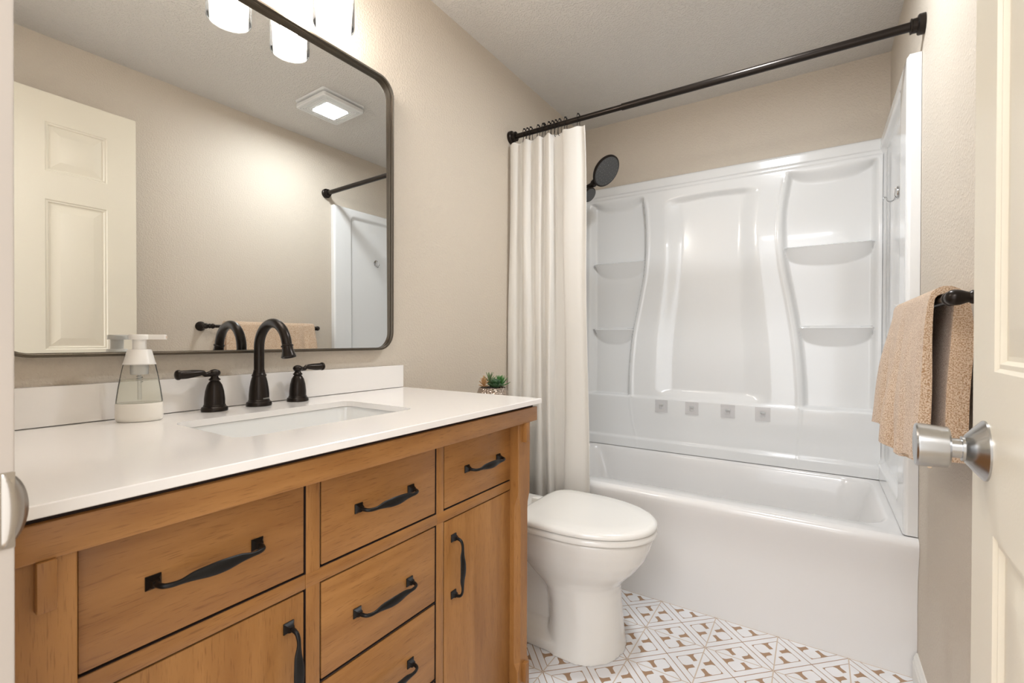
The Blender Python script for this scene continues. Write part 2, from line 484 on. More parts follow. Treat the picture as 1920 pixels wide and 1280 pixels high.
# ------------------------------------------------------------------ the open door (six raised panels)
DW, DH, DT = 0.712, 2.075, 0.035
def door_leaf():
    g = G()
    st_, mid = 0.105, 0.098
    pw = (DW - 2 * st_ - mid) / 2
    xs = [0, st_, st_ + pw, st_ + pw + mid, DW - st_, DW]
    zs = [0, 0.215, 0.852 - 0.012, 1.036 - 0.012, 1.652 - 0.012, 1.766 - 0.012, 1.968 - 0.012, DH]
    rings = [(0, 0), (0.004, 0.0035), (0.009, 0.0030), (0.013, 0.0075), (0.018, 0.0080), (0.046, 0.0025), (0.048, 0.0020)]
    for side in (0, 1):
        X = lambda d: (d if side == 0 else DT - d)
        for i in range(5):
            for j in range(7):
                a0, a1, b0, b1 = xs[i], xs[i + 1], zs[j], zs[j + 1]
                if i in (1, 3) and j in (1, 3, 5):
                    loops = [[(X(d), a0 + o, b0 + o), (X(d), a1 - o, b0 + o), (X(d), a1 - o, b1 - o), (X(d), a0 + o, b1 - o)] for o, d in rings]
                    vs = [p for l in loops for p in l]; fs = []
                    for k in range(len(loops) - 1):
                        for c in range(4):
                            e = (c + 1) % 4; fs.append((k * 4 + c, k * 4 + e, (k + 1) * 4 + e, (k + 1) * 4 + c))
                    k = len(loops) - 1; fs.append((k * 4, k * 4 + 1, k * 4 + 2, k * 4 + 3))
                    g.add(vs, fs)
                else:
                    g.add([(X(0), a0, b0), (X(0), a1, b0), (X(0), a1, b1), (X(0), a0, b1)], [(0, 1, 2, 3)])
    for (p, q) in (((0, 0), (DW, 0)), ((DW, 0), (DW, DH)), ((DW, DH), (0, DH)), ((0, DH), (0, 0))):
        g.add([(0, p[0], p[1]), (0, q[0], q[1]), (DT, q[0], q[1]), (DT, p[0], p[1])], [(0, 1, 2, 3)])
    return g
door = door_leaf().build('door_1', M['door'], None, angle=0.25)
# local frame: x = thickness (0 faces the room), y = along the leaf, z = up
door.location = (1.392, 0.128, 0.012)
door.rotation_euler = (0, 0, -math.atan2(0.030, 0.711))
struct(door, 'open cream six-panel door')
def door_knob(x_sign, x0, name):
    ky, kz = DW - 0.068, 0.928
    g = G(); ax = (x_sign, 0, 0); o = (x0, ky, kz)
    g.lathe([(0.0355, 0.0), (0.0355, 0.002), (0.034, 0.0035), (0.026, 0.0105), (0.0165, 0.018), (0.015, 0.0185), (0.0150, 0.021), (0.0118, 0.0215), (0.0118, 0.0305),
             (0.014, 0.0310), (0.0235, 0.0320), (0.0250, 0.034), (0.0268, 0.0600), (0.0268, 0.0620), (0.0254, 0.0638), (0.020, 0.0645), (0.001, 0.0638)], o, ax, 48)
    return g.build(name, M['chrome'], door, local=True, angle=0.4)
door_knob(-1, 0.0, 'door_knob')
door_knob(1, DT, 'door_knob')
g = G()
for hz in (0.18, 1.02, 1.86):
    g = G(); g.lathe([(0.006, 0), (0.006, 0.09)], (0.0, -0.006, hz), (0, 0, 1), 12); g.box(0.0, 0.002, 0.0, 0.0, 0, 0) if False else None
    g.build('hinge', M['chrome'], door, local=True)
g = G(); g.box(0.006, DT - 0.006, DW - 0.001, DW + 0.0012, 0.928 - 0.028, 0.928 + 0.028, 0.0004); g.build('latch_plate', M['chrome'], door, local=True)

# ------------------------------------------------------------------ bathtub
HT = 0.4455
TX0, TX1 = 0.001, W - 0.0006
def build_tub():
    g = G()
    y0, y1 = 1.909, B - 0.004
    ix0, ix1, iy0, iy1 = 0.085, 1.462, 2.004, 2.632      # basin mouth
    def rim(x0, x1, ya, yb, r, z, seg=10): return [(x, y, z) for x, y in rrect(x0, x1, ya, yb, r, seg)]
    rings = [
        rim(ix0 + 0.21, ix1 - 0.16, iy0 + 0.13, iy1 - 0.13, 0.08, 0.085),
        rim(ix0 + 0.16, ix1 - 0.125, iy0 + 0.085, iy1 - 0.085, 0.10, 0.092),
        rim(ix0 + 0.12, ix1 - 0.095, iy0 + 0.055, iy1 - 0.055, 0.11, 0.125),
        rim(ix0 + 0.07, ix1 - 0.060, iy0 + 0.030, iy1 - 0.030, 0.11, 0.28),
        rim(ix0 + 0.03, ix1 - 0.028, iy0 + 0.016, iy1 - 0.016, 0.11, 0.40),
        rim(ix0 + 0.012, ix1 - 0.012, iy0 + 0.008, iy1 - 0.008, 0.11, HT - 0.016),
        rim(ix0 + 0.004, ix1 - 0.004, iy0 + 0.003, iy1 - 0.003, 0.11, HT - 0.004),
        rim(ix0 - 0.006, ix1 + 0.006, iy0 - 0.006, iy1 + 0.006, 0.11, HT),
        rim(TX0, TX1, y0 + 0.022, y1, 0.002, HT),
    ]
    g.loft(rings, True, True, False)
    # rolled front edge and apron
    prof = [(y0 + 0.022, HT), (y0 + 0.013, HT - 0.0020), (y0 + 0.006, HT - 0.007), (y0 + 0.001, HT - 0.015), (y0, HT - 0.025), (y0 + 0.002, HT - 0.042), (y0 + 0.007, HT - 0.066), (y0 + 0.014, HT - 0.095), (y0 + 0.020, HT - 0.125), (T - 0.003, HT - 0.160), (T, HT - 0.21), (T, 0.0)]
    xs = lin(TX0, TX1, 3)
    g.loft([[(x, y, z) for y, z in prof] for x in xs], False, False, False)
    # ends and back closed down to the floor
    for x in (TX0, TX1):
        g.add([(x, y, z) for y, z in prof] + [(x, y1, 0), (x, y1, HT)], [tuple(range(len(prof) + 2))])
    g.add([(TX0, y1, 0), (TX1, y1, 0), (TX1, y1, HT), (TX0, y1, HT)], [(0, 1, 2, 3)])
    tub = g.build('bathtub', M['tub'], None, angle=0.9)
    tag(tub, 'white alcove bathtub with a plain apron below the shower surround', 'bathtub')
    g = G(); g.lathe([(0.001, 0), (0.034, 0.0), (0.034, 0.003), (0.028, 0.005), (0.001, 0.005)], (0.36, 2.32, 0.0855), (0, 0, 1), 32)
    g.build('drain', M['bronze'], tub)
    return tub
build_tub()

# ------------------------------------------------------------------ shower surround (moulded panels)
SZ0, SZ1 = HT + 0.003, 1.980
YB = B - 0.002
def interp(tab, z):
    if z <= tab[0][0]: return tab[0][1]
    for (a, va), (b, vb) in zip(tab, tab[1:]):
        if z <= b: return va + (vb - va) * sm(a, b, z) if False else va + (vb - va) * (z - a) / (b - a)
    return tab[-1][1]
XL = cat([(0.50, 0.385, 0), (0.60, 0.360, 0), (0.74, 0.346, 0), (0.87, 0.346, 0), (1.0, 0.354, 0), (1.12, 0.368, 0), (1.27, 0.398, 0), (1.43, 0.427, 0), (1.55, 0.438, 0), (1.67, 0.440, 0), (1.78, 0.434, 0), (1.86, 0.424, 0)], 4)
XR = cat([(0.50, 1.176, 0), (0.60, 1.184, 0), (0.74, 1.190, 0), (0.87, 1.186, 0), (1.0, 1.176, 0), (1.12, 1.162, 0), (1.27, 1.138, 0), (1.43, 1.110, 0), (1.55, 1.098, 0), (1.67, 1.098, 0), (1.76, 1.106, 0), (1.86, 1.122, 0)], 4)
XL = [(p.x, p.y) for p in XL]; XR = [(p.x, p.y) for p in XR]
def back_h(x, z):
    base = 0.010                                    # niche depth
    low, col = 0.046, 0.050
    # niche mask: 1 inside niches
    xl, xr = interp(XL, z), interp(XR, z)
    nx0, nx1 = 0.115, 1.478
    left = sm(nx0 - 0.03, nx0 + 0.012, x) * (1 - sm(xl - 0.022, xl - 0.002, x))
    right = sm(xr + 0.002, xr + 0.027, x) * (1 - sm(nx1 - 0.022, nx1 + 0.004, x))
    nm = max(left, right)
    # top of a niche: a scoop whose edge is round at the ends
    if left > right: c, hw = (nx0 + xl) / 2, (xl - nx0) / 2
    else: c, hw = (xr + nx1) / 2, (nx1 - xr) / 2
    k = max(0.0, 1 - abs((x - c) / max(hw, 0.01)) ** 3)
    top = sm(1.888 - 0.066 * k - 0.004, 1.888 + 0.004, z)
    bot = 1 - sm(0.740, 0.756, z)
    nm *= (1 - top) * (1 - bot)
    h = col + (base - col) * nm
    # shelves inside the niches
    if nm > 0.02:
        for zs in (1.520, 1.132):
            if z <= zs:
                dep = 0.088 * math.sqrt(max(0.0, 1 - abs((x - c) / max(hw, 0.01)) ** 2.6)) + 0.004
                t = (zs - z) / dep
                if t < 1: h = max(h, base + (0.052 - base) * nm * (1 - t ** 0.9))
            elif z < zs + 0.006:
                h = max(h, base + (0.052 - base) * nm * (1 - (z - zs) / 0.006))
    # centre field: shallow trough between the two columns, scooped at its top
    cc = (xl + xr) / 2; half = (xr - xl) / 2
    w = abs(x - cc) / half
    if w < 1 and z > 0.74:
        tr = 1 - sm(0.40, 0.72, w)
        tz = 1 - sm(1.825, 1.860, z + 0.03 * w * w)
        h -= 0.024 * tr * tz * sm(0.74, 0.80, z)
        bead = math.exp(-((w - 0.975) / 0.018) ** 2)
        h += 0.004 * bead * (1 - sm(1.84, 1.88, z))
    if w < 1.08 and z <= 0.74:
        h += 0.0022 * math.exp(-((w - 1.0) / 0.012) ** 2)
    # lower field sits a little prouder and ends in a rolled sill
    h += (low + 0.008 - col) * (1 - sm(0.735, 0.750, z)) * 0 + 0.008 * (1 - sm(0.738, 0.752, z))
    h -= 0.018 * sm(0.497, 0.512, z) * (1 - sm(0.56, 0.735, z)) * 0.6
    # top flange steps back to the wall
    h -= 0.006 * sm(1.900, 1.908, z)
    h -= 0.010 * sm(1.922, 1.930, z)
    if z > 1.972: h -= 0.006 * sm(1.972, 1.980, z)
    return h
sur = thing('shower_surround', 'glossy white moulded shower surround with built-in shelves above the tub', 'shower surround', (0.76, B - 0.01, SZ0))
xs = lin(0.030, 1.494, 300); zs = lin(SZ0, SZ1, 330)
v, f = gridmesh(lambda x, z: (x, YB - back_h(x, z), z), xs, zs)
# close the top to the wall
n = len(zs); m0 = len(v)
v += [(x, YB, SZ1) for x in xs]
f += [(i * n + n - 1, (i + 1) * n + n - 1, m0 + i + 1, m0 + i) for i in range(len(xs) - 1)]
mesh('back_panel', v, f, M['acrylic'], sur, angle=0.9)
def side_h(y, z):
    # raised border with a recessed field, round upper corner
    h = 0.036
    y0, z1, z0, y1, r = 2.070, 1.930, 0.520, 2.655, 0.030
    qx = max(y0 + r - y, 0, y - (y1 - r)); qz = max(z - (z1 - r), 0, (z0 + r) - z)
    d = math.hypot(qx, qz) - r
    h -= 0.021 * (1 - sm(-0.016, 0.004, d))
    return h
def side_panel(sign):
    X0 = W - 0.001 if sign > 0 else 0.001
    ys = [T - 0.0005] + [T - 0.0005 + 0.012 * (1 - math.cos(a)) for a in lin(0.2, PI / 2, 6)] + lin(T + 0.02, YB - 0.03, 130)
    zz = lin(SZ0, SZ1, 230)
    def pt(y, z):
        e = y - (T - 0.0005)
        rnd = 0.012 * (1 - math.sqrt(max(0, 1 - (1 - min(e, 0.012) / 0.012) ** 2)))
        tz = SZ1 - z
        rnd = max(rnd, 0.006 * (1 - math.sqrt(max(0, 1 - (1 - min(tz, 0.006) / 0.006) ** 2))))
        return (X0 - sign * (side_h(y, z) - rnd), y, z)
    v, f = gridmesh(pt, ys, zz)
    n = len(zz); m0 = len(v)
    v += [(X0, ys[0], z) for z in zz]
    f += [(j, j + 1, m0 + j + 1, m0 + j) for j in range(n - 1)]
    m1 = len(v)
    v += [(X0, y, SZ1) for y in ys]
    f += [(i * n + n - 1, (i + 1) * n + n - 1, m1 + i + 1, m1 + i) for i in range(len(ys) - 1)]
    return mesh('side_panel', v, f, M['acrylic'], sur, angle=0.9)
side_panel(1); side_panel(-1)

# wire hook on a suction disc on the right side panel
hk = thing('suction_hook', 'small chrome suction hook on the right side panel of the shower', 'hook', (1.505, 2.30, 1.62))
g = G(); g.lathe([(0.024, 0), (0.023, 0.003), (0.015, 0.006), (0.001, 0.007)], (1.5065, 2.30, 1.635), (-1, 0, 0), 32); g.build('suction_disc', M['polished'], hk)
g = G(); g.tube(cat([(1.502, 2.30, 1.655), (1.499, 2.30, 1.625), (1.497, 2.30, 1.610), (1.487, 2.297, 1.604), (1.477, 2.295, 1.608), (1.472, 2.294, 1.620), (1.466, 2.294, 1.622), (1.464, 2.293, 1.617)], 5), 0.0022, 10)
g.build('hook_wire', M['chrome'], hk)

# four clear adhesive hooks stuck under the ledge
g = G(); g.box(-0.034, 0.034, -0.0012, 0.0, -0.034, 0.034, 0.0005)
hook_names = ['first of four clear adhesive hooks under the shower ledge, nearest the curtain', 'second clear adhesive hook from the curtain, under the shower ledge',
              'third clear adhesive hook from the curtain, under the shower ledge', 'clear adhesive hook under the shower ledge, farthest from the curtain']
proto = None
for i, hx in enumerate((0.528, 0.690, 0.868, 1.028)):
    hz = 0.700
    hy = YB - back_h(hx, hz) - 0.0015
    if proto is None:
        proto = thing('adhesive_hook', hook_names[i], 'hook', (hx, hy, hz), 'clear adhesive hooks under the shower ledge')
        g.build('sticker', M['sticker'], proto, local=True)
        q = G(); q.tube(cat([(-0.009, -0.002, 0.008), (-0.009, -0.006, -0.006), (-0.006, -0.010, -0.013), (0.006, -0.010, -0.013), (0.009, -0.006, -0.006), (0.009, -0.002, 0.008)], 4), 0.0014, 8)
        q.box(-0.012, 0.012, -0.0045, -0.0012, 0.002, 0.012, 0.001)
        q.build('hook_wire', M['tube'], proto, local=True)
    else:
        c = proto.copy(); COL.objects.link(c); c.location = (hx, hy, hz); c['label'] = hook_names[i]
        for ch in list(proto.children):
            d = ch.copy(); COL.objects.link(d); d.parent = c

# ------------------------------------------------------------------ shower heads on the left wall
sh = thing('overhead_shower', 'large round dark shower head beside the curtain top', 'shower head', (0.0, 2.30, 1.93))
nrm = Vector((0.76, -0.22, -0.60)).normalized()
c = Vector((0.330, 2.30, 1.945))
g = G(); g.lathe([(0.012, -0.030), (0.016, -0.022), (0.060, -0.016), (0.078, -0.010), (0.084, -0.002), (0.0835, 0.004), (0.079, 0.0065)], c, nrm, 48); g.build('head_shell', M['bronze'], sh)
g = G(); g.lathe([(0.0785, 0.006), (0.070, 0.0075), (0.001, 0.0078)], c, nrm, 48); face = g.build('nozzle_face', M['nozzle'], sh)
g = G()
tt = nrm.orthogonal().normalized(); bb = nrm.cross(tt)
for ring, cnt in ((0.018, 6), (0.034, 12), (0.050, 16), (0.066, 22)):
    for k in range(cnt):
        a = 2 * PI * k / cnt + ring * 20
        g.sphere(c + nrm * 0.0085 + (tt * math.cos(a) + bb * math.sin(a)) * ring, 0.0016, 5)
g.build('nozzle', M['chrome'], face)['kind'] = 'stuff'
g = G(); g.tube(cat([(0.014, 2.30, 1.93), (0.08, 2.30, 1.925), (0.15, 2.30, 1.895), (0.20, 2.30, 1.875), (0.250, 2.30, 1.885), (0.290, 2.30, 1.915)], 5), [0.0115] * 16 + [0.014] * 5 + [0.019] * 5, 14); g.build('shower_arm', M['bronze'], sh)
g = G(); g.lathe([(0.030, 0), (0.030, 0.003), (0.022, 0.010), (0.012, 0.014)], (0.0145, 2.30, 1.93), (1, 0, 0.1), 32); g.build('wall_flange', M['bronze'], sh)
hs_ = thing('hand_shower', 'smaller dark hand shower hanging below the large shower head', 'hand shower', (0.2, 2.30, 1.80))
c2 = Vector((0.236, 2.30, 1.838))
g = G(); g.lathe([(0.010, -0.026), (0.022, -0.018), (0.036, -0.010), (0.041, -0.002), (0.040, 0.004), (0.037, 0.006)], c2, nrm, 36); g.build('head_shell', M['bronze'], hs_)
g = G(); g.lathe([(0.0368, 0.0055), (0.030, 0.0072), (0.001, 0.0075)], c2, nrm, 36); g.build('nozzle_face', M['nozzle'], hs_)
g = G(); g.tube(cat([(0.205, 2.30, 1.860), (0.170, 2.30, 1.830), (0.135, 2.30, 1.770), (0.110, 2.30, 1.690)], 5), [0.013] * 6 + [0.011] * 10, 14); g.build('handle', M['bronze'], hs_)
g = G(); g.tube([(0.160, 2.30, 1.892), (0.158, 2.30, 1.850), (0.158, 2.30, 1.828)], 0.010, 12); g.build('holder', M['bronze'], sh)
g = G(); g.tube(cat([(0.110, 2.30, 1.690), (0.095, 2.30, 1.55), (0.085, 2.31, 1.2), (0.10, 2.33, 0.95), (0.13, 2.33, 0.90), (0.15, 2.32, 1.0), (0.13, 2.31, 1.5), (0.16, 2.30, 1.84)], 8), 0.006, 10); g.build('hose', M['bronze'], hs_)

# ------------------------------------------------------------------ curtain rod, rings, curtain
RY, RZ = 1.8965, 2.0456
rod = thing('curtain_rod', 'dark bronze shower curtain rod spanning the tub alcove', 'curtain rod', (0.0, RY, RZ))
g = G(); g.lathe([(0.0115, 0.0), (0.0115, 0.57)], (0.012, RY, RZ), (1, 0, 0), 24); g.build('inner_tube', M['bronze'], rod)
g = G(); g.lathe([(0.0115, 0), (0.0140, 0.0008), (0.0140, W - 0.012 - 0.560)], (0.560, RY, RZ), (1, 0, 0), 24); g.build('outer_tube', M['bronze'], rod)
fl = [(0.030, 0.0), (0.030, 0.014), (0.027, 0.017), (0.0215, 0.018), (0.021, 0.030), (0.0225, 0.031), (0.0225, 0.034), (0.019, 0.035), (0.015, 0.0355)]
g = G(); g.lathe(fl, (W - 0.0005, RY, RZ), (-1, 0, 0), 36); g.build('flange', M['bronze'], rod)
g = G(); g.lathe(fl, (0.0005, RY, RZ), (1, 0, 0), 36); g.build('flange', M['bronze'], rod)

ring0 = None
ringx = [0.082, 0.100, 0.118, 0.158, 0.184, 0.190, 0.215, 0.234, 0.251, 0.270, 0.299, 0.362]
for i, rx in enumerate(ringx):
    lab = 'thin dark curtain ring bunched with others on the left part of the rod' if i < 11 else 'lone dark curtain ring on the rod at the free edge of the curtain'
    if ring0 is None:
        ring0 = thing('curtain_ring', lab, 'curtain ring', (rx, RY, RZ), 'rings holding the shower curtain')
        g = G(); loop = [(0.0, 0.017 * math.cos(a), 0.004 + 0.019 * math.sin(a)) for a in lin(math.radians(-55), math.radians(235), 26)]
        loop = [(-0.003, -0.002, -0.052), (-0.003, -0.008, -0.050), (-0.003, -0.011, -0.042)] + [(0, -p[1] if False else p[1] * -1, p[2]) for p in loop] + [(0.003, 0.011, -0.042), (0.003, 0.006, -0.051), (0.003, 0.001, -0.053)]
        g.tube(loop, 0.0013, 8); g.build('ring_wire', M['black'], ring0, local=True)
        g = G()
        for a in (60, 90, 120): g.sphere((0, 0.0165 * math.cos(math.radians(a)), 0.0045 + 0.0190 * math.sin(math.radians(a))), 0.0036, 6)
        g.build('roller_bead', M['black'], ring0, local=True)
    else:
        c = ring0.copy(); COL.objects.link(c); c.location = (rx, RY, RZ); c['label'] = lab
        for ch in list(ring0.children):
            d = ch.copy(); COL.objects.link(d); d.parent = c
    
def make_curtain():
    keyM = [(0.008, 0.000), (0.014, -0.018), (0.030, -0.024), (0.048, -0.023), (0.062, -0.007), (0.074, -0.004), (0.084, -0.016), (0.098, -0.026), (0.116, -0.025), (0.130, -0.008), (0.144, -0.004), (0.154, -0.018), (0.168, -0.026), (0.182, -0.023),
            (0.192, -0.008), (0.202, -0.006), (0.210, -0.020), (0.222, -0.029), (0.235, -0.028), (0.239, -0.012), (0.242, 0.002), (0.256, 0.004), (0.276, 0.003), (0.288, 0.000), (0.296, -0.014), (0.304, -0.025), (0.330, -0.027), (0.362, -0.022), (0.386, -0.016), (0.408, -0.020)]
    keyT = [(x * 0.985, y * 0.95 + 0.002 * math.sin(i * 2.3)) for i, (x, y) in enumerate(keyM)]
    keyB = [(x * 1.075 if x > 0.02 else x, y * 1.25 - 0.006 + 0.002 * math.sin(i * 1.7)) for i, (x, y) in enumerate(keyM)]
    cT = cat([(a, b, 0) for a, b in keyT], 6); cB = cat([(a, b, 0) for a, b in keyB], 6)
    zz = [2.006, 2.000, 1.990, 1.965, 1.93, 1.88] + lin(1.80, 0.13, 40) + [0.12]
    n = len(cT); rows = []
    random.seed(3)
    ph = [random.uniform(0, 6.28) for _ in range(6)]
    rows = []
    for z in zz:
        t = (2.006 - z) / 1.886
        tt = t ** 0.7
        row = []
        for k in range(n):
            a = cT[k] * (1 - tt) + cB[k] * tt
            wob = 0.003 * math.sin(k * 0.11 + z * 3.1 + ph[0]) + 0.002 * math.sin(k * 0.23 - z * 5.0 + ph[1])
            sag = 0
            if z > 1.985:
                sag = -0.006 * (0.5 - 0.5 * math.cos(k * 0.42))
            y = min(RY - 0.002 + a.y + wob * min(1, t * 4), 1.9040 if z < 0.6 else 9)
            x = max(0.006, a.x + 0.004 * math.sin(z * 4 + k * 0.07) * min(1, t * 3))
            row.append((x, y, z + sag))
        rows.append(row)
    v = [p for r in rows for p in r]
    f = [(i * n + j, i * n + j + 1, (i + 1) * n + j + 1, (i + 1) * n + j) for i in range(len(rows) - 1) for j in range(n - 1)]
    o = mesh('shower_curtain', v, f, M['curtain'], angle=3.0)
    md = o.modifiers.new('thick', 'SOLIDIFY'); md.thickness = 0.0014
    tag(o, 'white pleated fabric shower curtain gathered at the left end of the rod', 'curtain')
    # top hem band
    hm_rows = [[(p[0], p[1] - 0.0012, p[2]) for p in rows[3]], [(p[0], p[1] - 0.0016, p[2] - 0.0015) for p in rows[3]]]
    return o
make_curtain()

# ------------------------------------------------------------------ towel bar and towel
BX, BZ = 1.460, 1.149
tb = thing('towel_bar', 'dark bronze towel bar on the right wall beyond the door', 'towel bar', (W, 1.467, BZ))
g = G(); g.lathe([(0.0085, 0), (0.0085, 0.643)], (BX, 1.146, BZ), (0, 1, 0), 20); g.build('bar', M['bronze'], tb)
for yy, s in ((1.146, 1), (1.789, -1)):
    g = G(); g.lathe([(0.0255, 0.0), (0.0255, 0.004), (0.023, 0.008), (0.017, 0.018), (0.011, 0.027), (0.009, 0.033), (0.0125, 0.037), (0.0125, 0.041), (0.0095, 0.045), (0.011, 0.050), (0.0138, 0.057), (0.0145, 0.064), (0.0130, 0.071), (0.0075, 0.0765), (0.001, 0.078)],
              (W - 0.0005, yy, BZ), (-1, 0, 0), 28)
    g.lathe([(0.0085, 0.010), (0.0125, 0.016), (0.0125, 0.020), (0.0095, 0.024), (0.0135, 0.030), (0.0135, 0.035), (0.0088, 0.042)], (BX, yy, BZ), (0, s, 0), 24)
    g.build('bracket_post', M['bronze'], tb)

def make_towel():
    y0, y1 = 1.238, 1.756
    ys = lin(y0, y1, 90)
    def hem_f(t): return 0.812 + 0.020 * math.sin(t * 3.0 + 0.4) - 0.040 * math.exp(-((t - 0.45) / 0.20) ** 2) + (0.02 if t > 0.72 else 0.0)
    rows = []
    for y in ys:
        t = (y - y0) / (y1 - y0)
        top = []
        zf = hem_f(t); zb = 0.832 + 0.006 * math.sin(t * 6)
        fold = 0.012 * math.sin(t * 17.0 + 0.6) + 0.008 * math.sin(t * 37 + 1.0) + 0.004 * math.sin(t * 61)
        path = []
        n1 = 34
        for k in range(n1):                        # front layer from the hem up
            s = k / (n1 - 1); z = zf + (BZ - 0.004 - zf) * s
            out = (1 - s)
            x = BX - 0.0125 - 0.008 * out ** 1.3 - 0.020 * out * t - 0.004 * math.sin(PI * out) + fold * 0.75 * (0.10 + 0.95 * out) * min(1, 0.35 + 2 * t) + 0.002 * math.sin(z * 21 + t * 9)
            path.append((min(x, BX - 0.0125), y + 0.010 * out * (t - 0.5) * 0.0, z))
        for a in lin(PI, 0, 9)[1:-1]:
            path.append((BX + 0.0135 * math.cos(a), y, BZ + 0.0145 * math.sin(a)))
        n2 = 26
        for k in range(n2):
            s = k / (n2 - 1); z = (BZ - 0.004) + (zb - BZ + 0.004) * s
            x = BX + 0.0135 - 0.013 * s + 0.003 * math.sin(t * 13 + 2) * s + 0.002 * math.sin(z * 18)
            path.append((min(x, W - 0.036), y, z))
        rows.append(path)
    n = len(rows[0]); v = [p for r in rows for p in r]
    f = [(i * n + j, (i + 1) * n + j, (i + 1) * n + j + 1, i * n + j + 1) for i in range(len(rows) - 1) for j in range(n - 1)]
    o = mesh('towel', v, f, M['terry'], angle=3.0)
    vg = o.vertex_groups.new(name='pile')
    for vv in o.data.vertices:
        j = min(range(n), key=lambda q: abs(rows[45][q][2] - vv.co.z) + abs(rows[45][q][0] - vv.co.x) * 3)
        wgt = 0.60 - 0.34 * (j / n1) ** 2 if j < n1 else (1.0 if j > n1 + 12 else 0.26 + 0.74 * (j - n1) / 12)
        vg.add([vv.index], wgt, 'REPLACE')
    md = o.modifiers.new('thick', 'SOLIDIFY'); md.thickness = 0.034; md.offset = 1.0; md.vertex_group = 'pile'; md.thickness_vertex_group = 0.0
    bv_ = o.modifiers.new('soft_edge', 'BEVEL'); bv_.width = 0.006; bv_.segments = 3; bv_.limit_method = 'ANGLE'; bv_.angle_limit = 1.0
    tag(o, 'tan terry hand towel draped over the towel bar', 'towel')
    # flat woven hem along the front and back lower edges
    for idx, zoff in ((0, 0), (n - 1, 0)):
        g = G(); pts = [r[idx] for r in rows]
        g.tube([Vector(p) for p in pts], 0.0042, 8); g.build('hem', mat('towel_hem', srgb(214, 190, 162), 0.85), o)
    return o
make_towel()

# ------------------------------------------------------------------ vanity cabinet
VX = 0.540
van = thing('vanity_cabinet', 'honey-brown wooden bathroom vanity with drawers, doors and black pulls', 'vanity cabinet', (0.27, 0.63, 0.0))
g = G()
g.box(0.015, VX - 0.022, 0.125, 0.150, 0.08, 0.872); g.box(0.015, VX - 0.022, 1.112, 1.135, 0.08, 0.872); g.box(0.015, VX - 0.022, 0.150, 1.112, 0.08, 0.10)
g.box(0.015, 0.025, 0.150, 1.112, 0.10, 0.60)
g.build('carcass', M['wood_v'], van, smooth=False)
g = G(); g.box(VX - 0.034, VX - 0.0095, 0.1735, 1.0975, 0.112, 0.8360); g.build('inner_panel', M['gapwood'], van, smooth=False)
bz = 0.0012
for (y0, y1) in ((0.4635, 0.4895), (0.7825, 0.8065)):
    g = G(); g.box(VX - 0.022, VX, y0, y1, 0.112, 0.836, bz); g.build('stile', M['wood_v'], van)
for (y0, y1) in ((0.165, 0.1735), (1.0975, 1.106)):
    g = G(); g.box(VX - 0.022, VX - 0.002, y0, y1, 0.10, 0.836, bz); g.build('stile', M['wood_v'], van)
for i, (y0, y1) in enumerate(((0.170, 0.4620), (0.4620, 0.7840), (0.7840, 1.100))):
    g = G(); g.box(VX - 0.021, VX + 0.0006, y0, y1, 0.6535, 0.6775, bz); g.build('middle_rail', M['wood_h'], van)
g = G(); g.box(VX - 0.022, VX, 0.170, 1.100, 0.070, 0.112, bz); g.build('bottom_rail', M['wood_h'], van)
g = G(); g.box(0.500, 0.5745, 0.112, 1.172, 0.8365, 0.8765, 0.0018); g.box(0.02, 0.505, 1.140, 1.172, 0.8365, 0.8765, 0.0018); g.build('top_rail', M['wood_h'], van)
g = G(); g.box(0.520, 0.566, 0.125, 1.160, 0.8765, 0.8845); g.box(0.03, 0.520, 1.120, 1.160, 0.8765, 0.8845); g.box(0.03, 0.520, 0.125, 0.150, 0.8765, 0.8845); g.build('shadow_strip', M['gapwood'], van, smooth=False)  # recessed strip coloured dark to stand in for the shadow under the countertop
def post(y0, y1):
    x0, x1 = 0.504, 0.566
    g = G()
    def ring(z, c):
        return [(x0, y0, z), (x1 - c, y0, z), (x1, y0 + c, z), (x1, y1 - c, z), (x1 - c, y1, z), (x0, y1, z)]
    g.loft([ring(0.0, 0.0015), ring(0.150, 0.0015), ring(0.172, 0.012), ring(0.185, 0.0135), ring(0.590, 0.0135), ring(0.610, 0.012), ring(0.640, 0.0015), ring(0.8365, 0.0015)])
    return g.build('post', M['wood_v'], van, smooth=False)
for (y0, y1, bc) in ((0.112, 0.170, 0.1430), (1.084, 1.146, 1.1150)):
    p = post(y0, y1)
    for (z0, z1) in ((0.783, 0.8365), (0.112, 0.165)):
        g = G(); g.box(0.5655, 0.578, bc - 0.008, bc + 0.008, z0, z1, 0.0012); g.build('peg_block', M['wood_v'], p)
for (y0, y1) in ((0.112, 0.170), (1.084, 1.146)):
    g = G(); g.box(0.02, 0.075, y0, y1, 0.0, 0.8365, 0.0015); g.build('rear_post', M['wood_v'], van)
